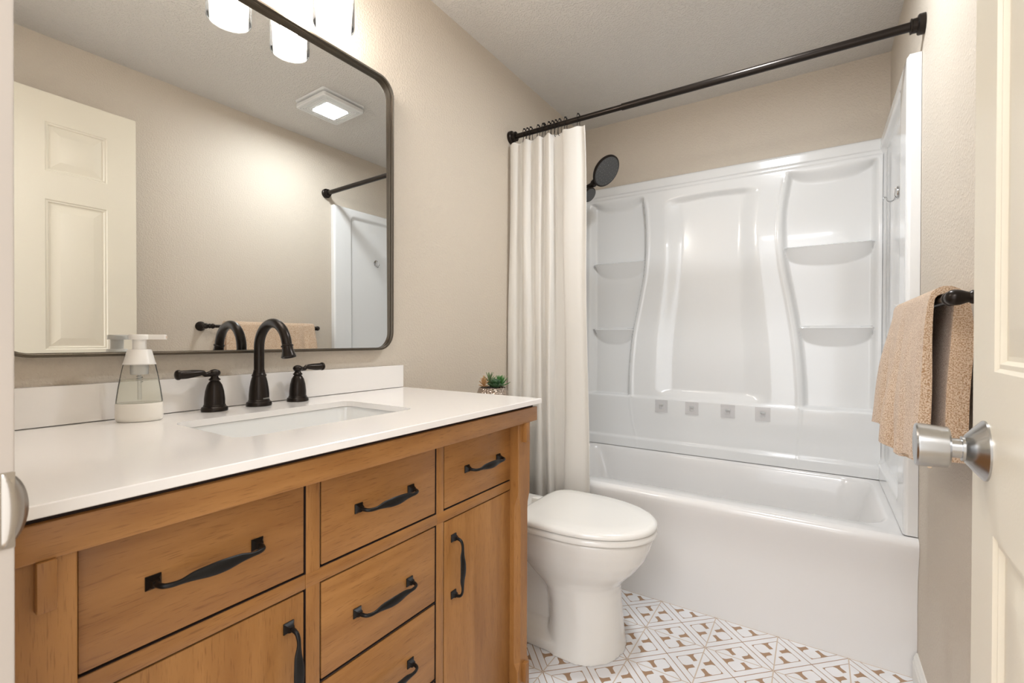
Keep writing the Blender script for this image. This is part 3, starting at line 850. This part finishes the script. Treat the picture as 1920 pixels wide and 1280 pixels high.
def pull():
    g = G()
    L2 = 0.0665
    for s in (-1, 1):
        sq = lambda h, a: [(a, s * L2 - h, -h), (a, s * L2 + h, -h), (a, s * L2 + h, h), (a, s * L2 - h, h)]
        g.loft([sq(0.0088, 0.0), sq(0.0088, 0.0025), sq(0.0052, 0.0065), sq(0.0040, 0.012)])
    pts = [(0.009, -L2, 0), (0.016, -L2, 0), (0.0235, -L2 + 0.003, -0.0005), (0.0275, -L2 + 0.011, -0.001), (0.0285, -L2 + 0.022, -0.001), (0.0285, -0.030, 0), (0.0305, -0.013, 0), (0.031, 0.0, 0)]
    pts = pts + [(p[0], -p[1], p[2]) for p in pts[-2::-1]]
    fl_ = [(0.0040, 0.0040), (0.0036, 0.0036), (0.0032, 0.0034), (0.0027, 0.0034), (0.0026, 0.0036), (0.0028, 0.0062), (0.0030, 0.0082), (0.0030, 0.0088)]
    fl_ = fl_ + fl_[-2::-1]
    P = cat(pts, 4)
    fl2 = cat([(a, b, 0) for a, b in fl_], 4)
    g.tube(P, 0.004, 12, flat=[(q.x, q.y) for q in fl2], up=(1, 0, 0))
    return g
LINER = G()
def front(name, y0, y1, z0, z1, wood, hy, hz, vertical):
    gp = 0.0034
    g = G(); g.box(VX - 0.0094, VX - 0.0012, y0 + gp, y1 - gp, z0 + gp, z1 - gp, 0.0014)
    fr = g.build(name, wood, van)
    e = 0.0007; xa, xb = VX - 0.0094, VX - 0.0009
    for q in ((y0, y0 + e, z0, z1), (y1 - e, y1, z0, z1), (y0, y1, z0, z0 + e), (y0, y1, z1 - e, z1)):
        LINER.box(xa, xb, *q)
    g = pull()
    if vertical:
        g.v = [Vector((p.x, -p.z, p.y)) for p in g.v]
    g.v = [p + Vector((VX - 0.0018, hy, hz)) for p in g.v]
    g.build('handle', M['black'], fr)
front('drawer', 0.1735, 0.4635, 0.6775, 0.8350, M['wood_h'], 0.3160, 0.758, False)
front('drawer', 0.4895, 0.7825, 0.6775, 0.8350, M['wood_h'], 0.6370, 0.756, False)
front('drawer', 0.8065, 1.0975, 0.6775, 0.8350, M['wood_h'], 0.9580, 0.755, False)
front('drawer', 0.4895, 0.7825, 0.4800, 0.6535, M['wood_h'], 0.6340, 0.563, False)
front('drawer', 0.4895, 0.7825, 0.3060, 0.4800, M['wood_h'], 0.6370, 0.390, False)
front('drawer', 0.4895, 0.7825, 0.1120, 0.3060, M['wood_h'], 0.6370, 0.209, False)
front('door', 0.1735, 0.4635, 0.1120, 0.6535, M['wood_v'], 0.4330, 0.538, True)
front('door', 0.8065, 1.0975, 0.1120, 0.6535, M['wood_v'], 0.8420, 0.538, True)

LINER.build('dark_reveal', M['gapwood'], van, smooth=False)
# ------------------------------------------------------------------ countertop, backsplash, sink
SX0, SX1, SY0, SY1, SR = 0.165, 0.425, 0.412, 0.832, 0.030
def countertop():
    g = G()
    ox0, ox1, oy0, oy1 = 0.001, 0.583, 0.104, 1.182
    z1, z0, bv = CZ, 0.8847, 0.0012
    inner = rrect(SX0, SX1, SY0, SY1, SR, 8)                   # corners start at (+,+)
    seg = 9
    def plate(z, up):
        outer = [(ox1 - bv, oy1 - bv), (ox0 + bv, oy1 - bv), (ox0 + bv, oy0 + bv), (ox1 - bv, oy0 + bv)]
        vs = [(x, y, z) for x, y in inner] + [(x, y, z) for x, y in outer]; n = len(inner); fs = []
        for c in range(4):
            for k in range(seg - 1):
                i = c * seg + k; fs.append((i, i + 1, n + c))
            i = c * seg + seg - 1; j = (i + 1) % n
            fs.append((i, j, n + (c + 1) % 4, n + c))
        g.add(vs, fs)
    plate(z1, True); plate(z0, False)
    n = len(inner)
    g.add([(x, y, z1) for x, y in inner] + [(x, y, z0) for x, y in inner], [(i, (i + 1) % n, n + (i + 1) % n, n + i) for i in range(n)])
    def o4(e, z): return [(ox1 - e, oy1 - e, z), (ox0 + e, oy1 - e, z), (ox0 + e, oy0 + e, z), (ox1 - e, oy0 + e, z)]
    g.loft([o4(bv, z1), o4(0, z1 - bv), o4(0, z0 + bv), o4(bv, z0)], True, False, False)
    o = g.build('countertop', M['quartz'], None, smooth=False)
    tag(o, 'white quartz countertop with a rectangular sink cutout on the wooden vanity', 'countertop')
countertop()
g = G(); g.box(0.0015, 0.0195, 0.104, 1.1815, CZ + 0.0012, 0.9765, 0.001)
tag(g.build('backsplash', M['quartz'], None, smooth=False), 'white quartz backsplash strip along the wall behind the faucet', 'backsplash')
def sink():
    g = G()
    def rr(e, z, r): return [(x, y, z) for x, y in rrect(SX0 - e, SX1 + e, SY0 - e, SY1 + e, r, 8)]
    g.loft([rr(0.022, 0.8835, 0.045), rr(0.004, 0.8835, 0.034), rr(0.003, 0.880, 0.034), rr(-0.002, 0.860, 0.036), rr(-0.014, 0.790, 0.045), rr(-0.026, 0.765, 0.050), rr(-0.060, 0.752, 0.055), rr(-0.120, 0.749, 0.012)], True, False, True)
    g.loft([rr(0.022, 0.8835, 0.045), rr(0.020, 0.870, 0.045), rr(0.008, 0.770, 0.050), rr(-0.040, 0.735, 0.05)], True, False, True)
    o = g.build('sink_basin', M['sink'], None, angle=0.8)
    tag(o, 'white rectangular undermount sink below the countertop cutout', 'sink')
    g = G(); g.lathe([(0.001, 0.0), (0.022, 0.0), (0.022, 0.003), (0.016, 0.004), (0.001, 0.003)], (0.295, 0.622, 0.7495), (0, 0, 1), 28); g.build('drain', M['bronze'], o)
sink()

# ------------------------------------------------------------------ faucet
FX, FY = 0.060, 0.645
fa = thing('faucet', 'oil-rubbed bronze widespread faucet with a high arched spout and two lever handles', 'faucet', (FX, FY, CZ))
Z = CZ + 0.0006
bell = [(r_ * 0.90 if r_ > 0.0125 else r_, h_) for r_, h_ in [(0.0325, 0.0), (0.0330, 0.004), (0.0315, 0.009), (0.0275, 0.0115), (0.0275, 0.0140), (0.0262, 0.0150), (0.0258, 0.030), (0.0242, 0.045), (0.0215, 0.060), (0.0188, 0.0700), (0.0175, 0.0735), (0.0188, 0.0750), (0.0190, 0.0775), (0.0165, 0.0800), (0.0145, 0.0870), (0.0140, 0.0905), (0.0118, 0.0910)]]
g = G(); g.lathe(bell, (FX, FY, Z), (0, 0, 1), 40); sb = g.build('spout_base', M['bronze'], fa, angle=0.6)
# small pale maker's mark low on the base, too small to read
g = G()
for k in range(6):
    a = math.radians(-2 + 8 * k)
    px, py = FX + 0.0238 * math.cos(a), FY + 0.0238 * math.sin(a)
    tx, ty = -math.sin(a), math.cos(a)
    for (u0, u1, z0, z1) in ((-0.0013, -0.0008, 0.017, 0.0205), (0.0005, 0.0010, 0.017, 0.0205), (-0.0013, 0.0010, 0.0185, 0.0190)):
        q = [(px + tx * u + math.cos(a) * o, py + ty * u + math.sin(a) * o, Z + z) for o in (0, 0.0004) for u, z in ((u0, z0), (u1, z0), (u1, z1), (u0, z1))]
        g.add(q, [(0, 1, 2, 3), (4, 5, 6, 7), (0, 1, 5, 4), (1, 2, 6, 5), (2, 3, 7, 6), (3, 0, 4, 7)])
g.build('maker_mark', M['logo'], sb, smooth=False)
AR = 0.0620
pts = [(FX, FY, Z + 0.088), (FX, FY, Z + 0.110), (FX, FY, 1.035)]
for a in lin(0, math.radians(168), 26):
    pts.append((FX + AR - AR * math.cos(a), FY, 1.0460 + AR * math.sin(a)))
e = Vector(pts[-1]); d_ = (Vector(pts[-1]) - Vector(pts[-2])).normalized()
pts.append(tuple(e + d_ * 0.006))
g = G(); g.tube(pts, [0.0120] * 3 + [0.0120 - 0.0006 * i / 26 for i in range(26)] + [0.0114], 24); g.build('spout', M['bronze'], fa, angle=0.9)
g = G(); e2 = Vector(pts[-1])
g.lathe([(0.0114, -0.002), (0.0140, 0.0), (0.0140, 0.002), (0.0122, 0.0035), (0.0125, 0.010), (0.0140, 0.018), (0.0165, 0.026), (0.0170, 0.0275), (0.0160, 0.029), (0.011, 0.029), (0.010, 0.027), (0.001, 0.027)], e2, d_, 32)
g.build('aerator', M['bronze'], fa, angle=0.6)
def handle(y, s, tilt):
    g = G()
    hb = [(r_ * 0.90, h_) for r_, h_ in [(0.0305, 0.0), (0.0310, 0.004), (0.0295, 0.0085), (0.0255, 0.011), (0.0255, 0.0135), (0.0240, 0.0145), (0.0238, 0.028), (0.0215, 0.046), (0.0175, 0.060), (0.0125, 0.0680), (0.0105, 0.0695),
          (0.0105, 0.0705), (0.0135, 0.0720), (0.0135, 0.0740), (0.0100, 0.0770), (0.0085, 0.0800), (0.0095, 0.0830)]]
    g.lathe(hb, (FX, y, Z), (0, 0, 1), 36)
    h = g.build('handle', M['bronze'], fa, angle=0.6)
    g = G()
    hub = Vector((FX, y, Z + 0.0885)); g.sphere(hub, 0.0125, 12, (1, 1, 0.72))
    dr = Vector((tilt, s * 1.0, 0.03 if s > 0 else -0.005)).normalized()
    L_ = 0.074
    P = [hub + dr * (L_ * q) + Vector((0, 0, 0.003 * math.sin(PI * min(1, q * 1.3)) * (-1 if q < 0.3 else 0.6))) for q in lin(0.05, 1, 14)]
    rad = [0.0088, 0.0070, 0.0058, 0.0056, 0.0060, 0.0068, 0.0076, 0.0083, 0.0089, 0.0093, 0.0096, 0.0097, 0.0097, 0.0095]
    g.tube(P, rad, 20)
    g.lathe([(0.0095, -0.002), (0.0112, -0.001), (0.0115, 0.002), (0.0100, 0.005), (0.0070, 0.0068), (0.001, 0.0078)], P[-1], dr, 24)
    g.build('lever', M['bronze'], h, angle=0.8)
handle(0.540, -1, 0.0)
handle(0.751, 1, 0.0)

# ------------------------------------------------------------------ soap dispenser
SPX, SPY = 0.078, 0.388
sd = thing('soap_dispenser', 'clear foaming soap pump bottle with a white base and pump on the countertop', 'soap dispenser', (SPX, SPY, CZ))
def oval(g, prof, z0, cap=True): return g.lathe([(r_ * 0.785, h_) for r_, h_ in prof], (SPX, SPY, z0), (0, 0, 1), 44, cap, 1.0, 0.60, (0.55, 0.84, 0))
g = G(); oval(g, [(0.046, 0.0), (0.0505, 0.003), (0.0515, 0.010), (0.0515, 0.034), (0.0505, 0.037)], CZ + 0.0005); g.build('bottle_base', M['soapwhite'], sd)
g = G(); oval(g, [(0.0505, 0.037), (0.0495, 0.045), (0.0455, 0.070), (0.0400, 0.096), (0.0355, 0.114), (0.0330, 0.1185)], CZ + 0.0005, False); g.build('bottle', M['clearplastic'], sd)
g = G(); oval(g, [(0.0490, 0.038), (0.0480, 0.046), (0.0440, 0.070), (0.0405, 0.0860), (0.001, 0.0862)], CZ + 0.0005); g.build('soap', M['liquid'], sd)
g = G(); g.lathe([(0.0285, 0.1165), (0.0285, 0.119), (0.0275, 0.120), (0.0208, 0.1465), (0.0198, 0.1475), (0.0120, 0.1475)], (SPX, SPY, CZ), (0, 0, 1), 40, True, 0.98, 0.8, (0.55, 0.84, 0)); g.build('collar', M['whiteplastic'], sd, angle=0.5)
g = G(); g.lathe([(0.0118, 0.1470), (0.0118, 0.1680)], (SPX, SPY, CZ), (0, 0, 1), 28); g.build('pump_stem', M['whiteplastic'], sd, angle=0.5)
g = G(); 
top = [(0.0175 * math.cos(a), 0.0175 * math.sin(a)) for a in lin(math.radians(22), math.radians(338), 30)]
rot = lambda u, v: (SPX + v * 0.84 + u * 0.55, SPY + u * 0.84 - v * 0.55)
outl = [rot(q[0], -q[1] * 0.95) for q in top][::-1]
outl = [rot(q[0], q[1] * 0.95) for q in top] + [rot(0.044, -0.0070), rot(0.0455, -0.0055), rot(0.0455, 0.0055), rot(0.044, 0.0070)]
g.loft([[(x, y, CZ + 0.1680) for x, y in outl], [(x, y, CZ + 0.1765 - 0.0008 * 0) for x, y in outl], [(SPX + (x - SPX) * 0.93, SPY + (y - SPY) * 0.97, CZ + 0.1785) for x, y in outl]])
g.build('pump_head', M['whiteplastic'], sd, angle=0.5)
g = G(); q_ = [rot(u, w) + (CZ + z,) for z in (0.1700, 0.1755) for u, w in ((0.0445, -0.004), (0.0462, -0.004), (0.0462, 0.004), (0.0445, 0.004))]; g.loft([q_[:4], q_[4:]]); g.build('nozzle', mat('pale_tan_plastic', srgb(222, 204, 186), 0.5), sd)
g = G(); g.lathe([(0.0145, 0.096), (0.0155, 0.098), (0.0155, 0.118)], (SPX, SPY, CZ), (0, 0, 1), 28); g.build('pump_chamber', M['tube'], sd)
g = G(); g.lathe([(0.0035, 0.044), (0.0035, 0.097)], (SPX, SPY, CZ), (0, 0, 1), 12); g.build('dip_tube', M['tube'], sd)
g = G(); g.tube([(SPX + 0.0055 * math.cos(a), SPY + 0.0055 * math.sin(a), CZ + 0.080 + 0.0022 * a / PI) for a in lin(0, 12 * PI / 2, 60)], 0.0006, 6); g.build('spring', M['chrome'], sd)

# ------------------------------------------------------------------ mirror
mir = thing('wall_mirror', 'large rectangular wall mirror with rounded corners and a thin dark metal frame', 'mirror', (0.0, 0.643, 1.033))
MY0, MY1, MZ0, MZ1, MR = 0.180, 1.122, 1.0325, 1.9500, 0.060
g = G()
prof = [(0.0, 0.001), (0.0, 0.0325), (0.0006, 0.0332), (0.0056, 0.0332), (0.0062, 0.0325), (0.0062, 0.0240), (0.0080, 0.0235), (0.0080, 0.0225), (0.0074, 0.0220), (0.0074, 0.001)]
g.loft([[(x, y, z) for y, z in rrect(MY0 + o, MY1 - o, MZ0 + o, MZ1 - o, MR - o, 10)] for o, x in prof], True, False, False)
g.build('frame', M['frame'], mir, angle=0.5)
pts = rrect(MY0 + 0.0065, MY1 - 0.0065, MZ0 + 0.0065, MZ1 - 0.0065, MR - 0.0065, 10)
mx_ = lambda y, z: 0.0099 + 0.0081 * y - 0.0056 * (z - 1.3)
n = len(pts)
v = [(mx_(y, z), y, z) for y, z in pts] + [(0.002, y, z) for y, z in pts]
f = [tuple(range(n)), tuple(range(2 * n - 1, n - 1, -1))] + [(i, (i + 1) % n, n + (i + 1) % n, n + i) for i in range(n)]
mesh('mirror_glass', v, f, M['mirror'], mir, smooth=False)

# ------------------------------------------------------------------ light bar above the mirror
vl = thing('vanity_light', 'three-light vanity fixture with clear glass cylinder shades above the mirror', 'wall light', (0.0, 0.646, 2.12))
g = G(); g.box(0.001, 0.022, 0.400, 0.890, 2.115, 2.175, 0.004); g.build('backplate', M['bronze'], vl)
for yb in (0.470, 0.646, 0.820):
    g = G(); g.tube(cat([(0.020, yb, 2.145), (0.07, yb, 2.147), (0.108, yb, 2.138), (0.120, yb, 2.112)], 5), 0.006, 12); g.lathe([(0.022, 0.0), (0.024, -0.006), (0.024, -0.028), (0.016, -0.032)], (0.12, yb, 2.112), (0, 0, 1), 28); g.build('arm', M['bronze'], vl)
    g = G()
    g.lathe([(0.016, 2.092), (0.048, 2.092), (0.0535, 2.088), (0.0545, 2.080), (0.0545, 1.940), (0.0535, 1.9375), (0.0525, 1.9385), (0.0520, 1.941)], (0.12, yb, 0), (0, 0, 1), 40, False)
    s_ = g.build('glass_shade', M['shadeglass'], vl, angle=0.5)
    g = G(); g.lathe([(0.010, 2.085), (0.013, 2.075), (0.020, 2.055), (0.0265, 2.030), (0.0265, 2.015), (0.020, 1.998), (0.001, 1.990)], (0.12, yb, 0), (0, 0, 1), 24); g.build('bulb', M['bulb'], vl)

# ------------------------------------------------------------------ ceiling vent with light
cv = thing('ceiling_vent', 'square white ceiling exhaust fan cover with a glowing light panel', 'ceiling vent', (1.03, 1.592, H))
def sq(cx, cy, h, r, z): return [(x, y, z) for x, y in rrect(cx - h, cx + h, cy - h, cy + h, r, 6)]
g = G(); g.loft([sq(1.03, 1.592, 0.130, 0.014, H - 0.0005), sq(1.03, 1.592, 0.130, 0.014, H - 0.009), sq(1.03, 1.592, 0.126, 0.012, H - 0.011)]); g.build('housing_rim', M['ventplastic'], cv, angle=0.4)
g = G(); g.loft([sq(1.03, 1.592, 0.108, 0.012, H - 0.010), sq(1.03, 1.592, 0.108, 0.012, H - 0.019)]); g.build('inner_housing', M['ventplastic'], cv, angle=0.4)
g = G()
rg = [sq(1.03, 1.592, 0.062, 0.010, H - 0.040)]
for k in range(5):
    h0 = 0.070 + 0.010 * k
    rg += [sq(1.03, 1.592, h0, 0.011, H - 0.040), sq(1.03, 1.592, h0 + 0.0012, 0.011, H - 0.0365), sq(1.03, 1.592, h0 + 0.0026, 0.011, H - 0.0365), sq(1.03, 1.592, h0 + 0.0038, 0.011, H - 0.040)]
rg += [sq(1.03, 1.592, 0.124, 0.012, H - 0.040), sq(1.03, 1.592, 0.127, 0.014, H - 0.037), sq(1.03, 1.592, 0.127, 0.014, H - 0.022), sq(1.03, 1.592, 0.124, 0.014, H - 0.0185)]
g.loft(rg, True, True, True); g.build('cover', M['ventplastic'], cv, angle=0.4)
g = G(); g.loft([sq(1.03, 1.592, 0.066, 0.010, H - 0.0402), sq(1.03, 1.592, 0.066, 0.010, H - 0.0412), sq(1.03, 1.592, 0.063, 0.008, H - 0.0422)]); g.build('light_lens', M['lens'], cv, angle=0.4)

# ------------------------------------------------------------------ toilet
TY = 1.546
to = thing('toilet', 'white elongated toilet with a closed lid between the vanity and the tub', 'toilet', (0.42, TY, 0.0))
def egg(x0, x1, w, z, p=2.6, seg=56, xm=None):
    xm = x0 + (x1 - x0) * 0.46 if xm is None else xm
    out = []
    for i in range(seg):
        a = 2 * PI * i / seg; c, s = math.cos(a), math.sin(a)
        if c >= 0: x = xm + (x1 - xm) * abs(c) ** (2 / 2.05); y = w * math.copysign(abs(s) ** (2 / 2.05), s)
        else: x = xm - (xm - x0) * abs(c) ** (2 / p); y = w * math.copysign(abs(s) ** (2 / p), s)
        out.append((x, TY + y, z))
    return out
g = G()
g.loft([egg(0.44, 0.706, 0.156, 0.0, 3), egg(0.442, 0.702, 0.153, 0.012, 3), egg(0.450, 0.697, 0.146, 0.04, 3), egg(0.455, 0.692, 0.138, 0.10, 3), egg(0.452, 0.687, 0.133, 0.16, 3), egg(0.436, 0.686, 0.131, 0.205, 3),
        egg(0.410, 0.692, 0.134, 0.230, 3), egg(0.375, 0.712, 0.142, 0.255, 3), egg(0.345, 0.742, 0.155, 0.285, 3), egg(0.325, 0.771, 0.170, 0.325, 3), egg(0.310, 0.789, 0.181, 0.365, 3), egg(0.300, 0.797, 0.187, 0.395, 3), egg(0.300, 0.798, 0.188, 0.408, 3), egg(0.305, 0.793, 0.184, 0.412, 3)])
def rb(x0, x1, w, z, r=0.04): return [(x, y, z) for x, y in rrect(x0, x1, TY - w, TY + w, r, 8)]
g.loft([rb(0.13, 0.55, 0.145, 0.0), rb(0.13, 0.55, 0.143, 0.035), rb(0.14, 0.54, 0.120, 0.052), rb(0.16, 0.52, 0.085, 0.075), rb(0.17, 0.50, 0.078, 0.22), rb(0.12, 0.45, 0.090, 0.30), rb(0.06, 0.40, 0.120, 0.36), rb(0.03, 0.38, 0.170, 0.385), rb(0.03, 0.38, 0.175, 0.410)])
bowl = g.build('bowl', M['porcelain'], to)
rm = bowl.modifiers.new('blend', 'REMESH'); rm.mode = 'VOXEL'; rm.voxel_size = 0.005; rm.use_smooth_shade = True
sm_ = bowl.modifiers.new('soften', 'SMOOTH'); sm_.factor = 0.6; sm_.iterations = 9
def lidring(e, z, back=0.35): return egg(back + e, 0.811 - e, 0.197 - e, z, 5.0, 64, 0.535)
g = G(); g.loft([lidring(0.006, 0.4140), lidring(0.001, 0.4165), lidring(0.0, 0.4210), lidring(0.002, 0.4290), lidring(0.008, 0.4340)]); g.build('seat', M['seatplastic'], to, angle=0.8)
g = G(); g.loft([lidring(0.008, 0.4365), lidring(0.001, 0.4385), lidring(0.0, 0.4430), lidring(0.002, 0.4500), lidring(0.008, 0.4550), lidring(0.020, 0.4582), lidring(0.060, 0.4600), lidring(0.12, 0.4606)]); g.build('lid', M['seatplastic'], to, angle=0.8)
for s in (-1, 1):
    g = G(); g.box(0.300, 0.352, TY + s * 0.075 - 0.02, TY + s * 0.075 + 0.02, 0.410, 0.440, 0.006); g.build('hinge', M['seatplastic'], to)
g = G(); g.loft([rb(0.030, 0.195, 0.200, 0.405, 0.03), rb(0.022, 0.205, 0.212, 0.45, 0.03), rb(0.018, 0.210, 0.222, 0.760, 0.03)]); tk = g.build('tank', M['porcelain'], to, angle=0.8)
g = G(); g.loft([rb(0.014, 0.216, 0.228, 0.7605, 0.03), rb(0.014, 0.216, 0.228, 0.782, 0.03), rb(0.020, 0.210, 0.222, 0.788, 0.028)]); g.build('tank_lid', M['porcelain'], to, angle=0.8)
g = G(); g.lathe([(0.012, 0), (0.012, 0.010), (0.007, 0.014), (0.007, 0.018)], (0.210, TY - 0.16, 0.70), (1, 0, 0), 20); g.tube([(0.226, TY - 0.16, 0.70), (0.229, TY - 0.13, 0.697), (0.229, TY - 0.09, 0.692)], [0.006, 0.005, 0.006], 12); g.build('flush_lever', M['polished'], tk)

# ------------------------------------------------------------------ succulent planter on the tank
PX, PY, PZ = 0.145, 1.552, 0.7888
pl = thing('succulent_planter', 'hammered silver pot of small artificial succulents beside the shower curtain', 'potted plant', (PX, PY, PZ))
g = G(); g.lathe([(0.040, 0.0), (0.052, 0.004), (0.063, 0.020), (0.0665, 0.040), (0.0640, 0.062), (0.0565, 0.082), (0.0535, 0.0855), (0.051, 0.084), (0.052, 0.076)], (PX, PY, PZ), (0, 0, 1), 48); g.build('pot', M['hammered'], pl)
g = G(); g.lathe([(0.001, 0.0800), (0.051, 0.0795), (0.0515, 0.076)], (PX, PY, PZ), (0, 0, 1), 32); g.build('soil', M['soil'], pl)
def rosette(name, c, r, layers, m, width, tip, thick, curl, lean=(0, 0, 1)):
    g = G(); c = Vector(c); up = Vector(lean).normalized(); tx = up.orthogonal().normalized(); ty = up.cross(tx)
    rnd = random.Random(hash(name) % 97 if False else len(name) * 7)
    for li, (cnt, el, ln) in enumerate(layers):
        for k in range(cnt):
            a = 2 * PI * (k + 0.5 * (li % 2)) / cnt + li * 0.3 + rnd.uniform(-0.1, 0.1)
            dh = (tx * math.cos(a) + ty * math.sin(a))
            e = math.radians(el + rnd.uniform(-5, 5))
            L_ = r * ln
            pts = []; fl = []
            for q in lin(0, 1, 8):
                ee = e + curl * q
                base = c + up * (0.004 * li)
                pts.append(base + (dh * math.cos(ee) + up * math.sin(ee)) * L_ * q)
                wq = width * (math.sin(PI * (0.18 + 0.62 * q)) if tip == 'round' else (1 - q) ** 0.7 * (0.7 + 0.9 * q)) * (1 if q < 1 else 0.1)
                if tip == 'round' and q > 0.9: wq *= 0.45
                fl.append((max(0.0006, thick * (1 - 0.7 * q)), max(0.0007, wq)))
            g.tube(pts, 0, 8, flat=fl, up=up)
    return g.build(name, m, pl, angle=2.0)
rosette('round_leaf_succulent', (PX + 0.030, PY - 0.024, PZ + 0.090), 0.034, [(7, 5, 1.05), (7, 28, 0.95), (5, 55, 0.75), (4, 75, 0.5)], M['leaf1'], 0.0125, 'round', 0.0035, 0.35)
rosette('agave_succulent', (PX + 0.006, PY + 0.046, PZ + 0.088), 0.046, [(8, 5, 1.0), (8, 28, 0.95), (6, 50, 0.85), (4, 75, 0.6)], M['leaf2'], 0.0065, 'point', 0.0032, 0.25)
rosette('spiky_succulent', (PX - 0.018, PY + 0.004, PZ + 0.096), 0.042, [(8, 30, 0.85), (8, 52, 1.0), (7, 75, 1.05)], M['leaf3'], 0.0058, 'point', 0.0026, -0.15)
rosette('rust_succulent', (PX - 0.010, PY - 0.046, PZ + 0.092), 0.028, [(9, 5, 0.8), (9, 30, 0.95), (8, 55, 1.05), (6, 78, 1.1)], M['leaf4'], 0.0036, 'point', 0.0022, 0.2)
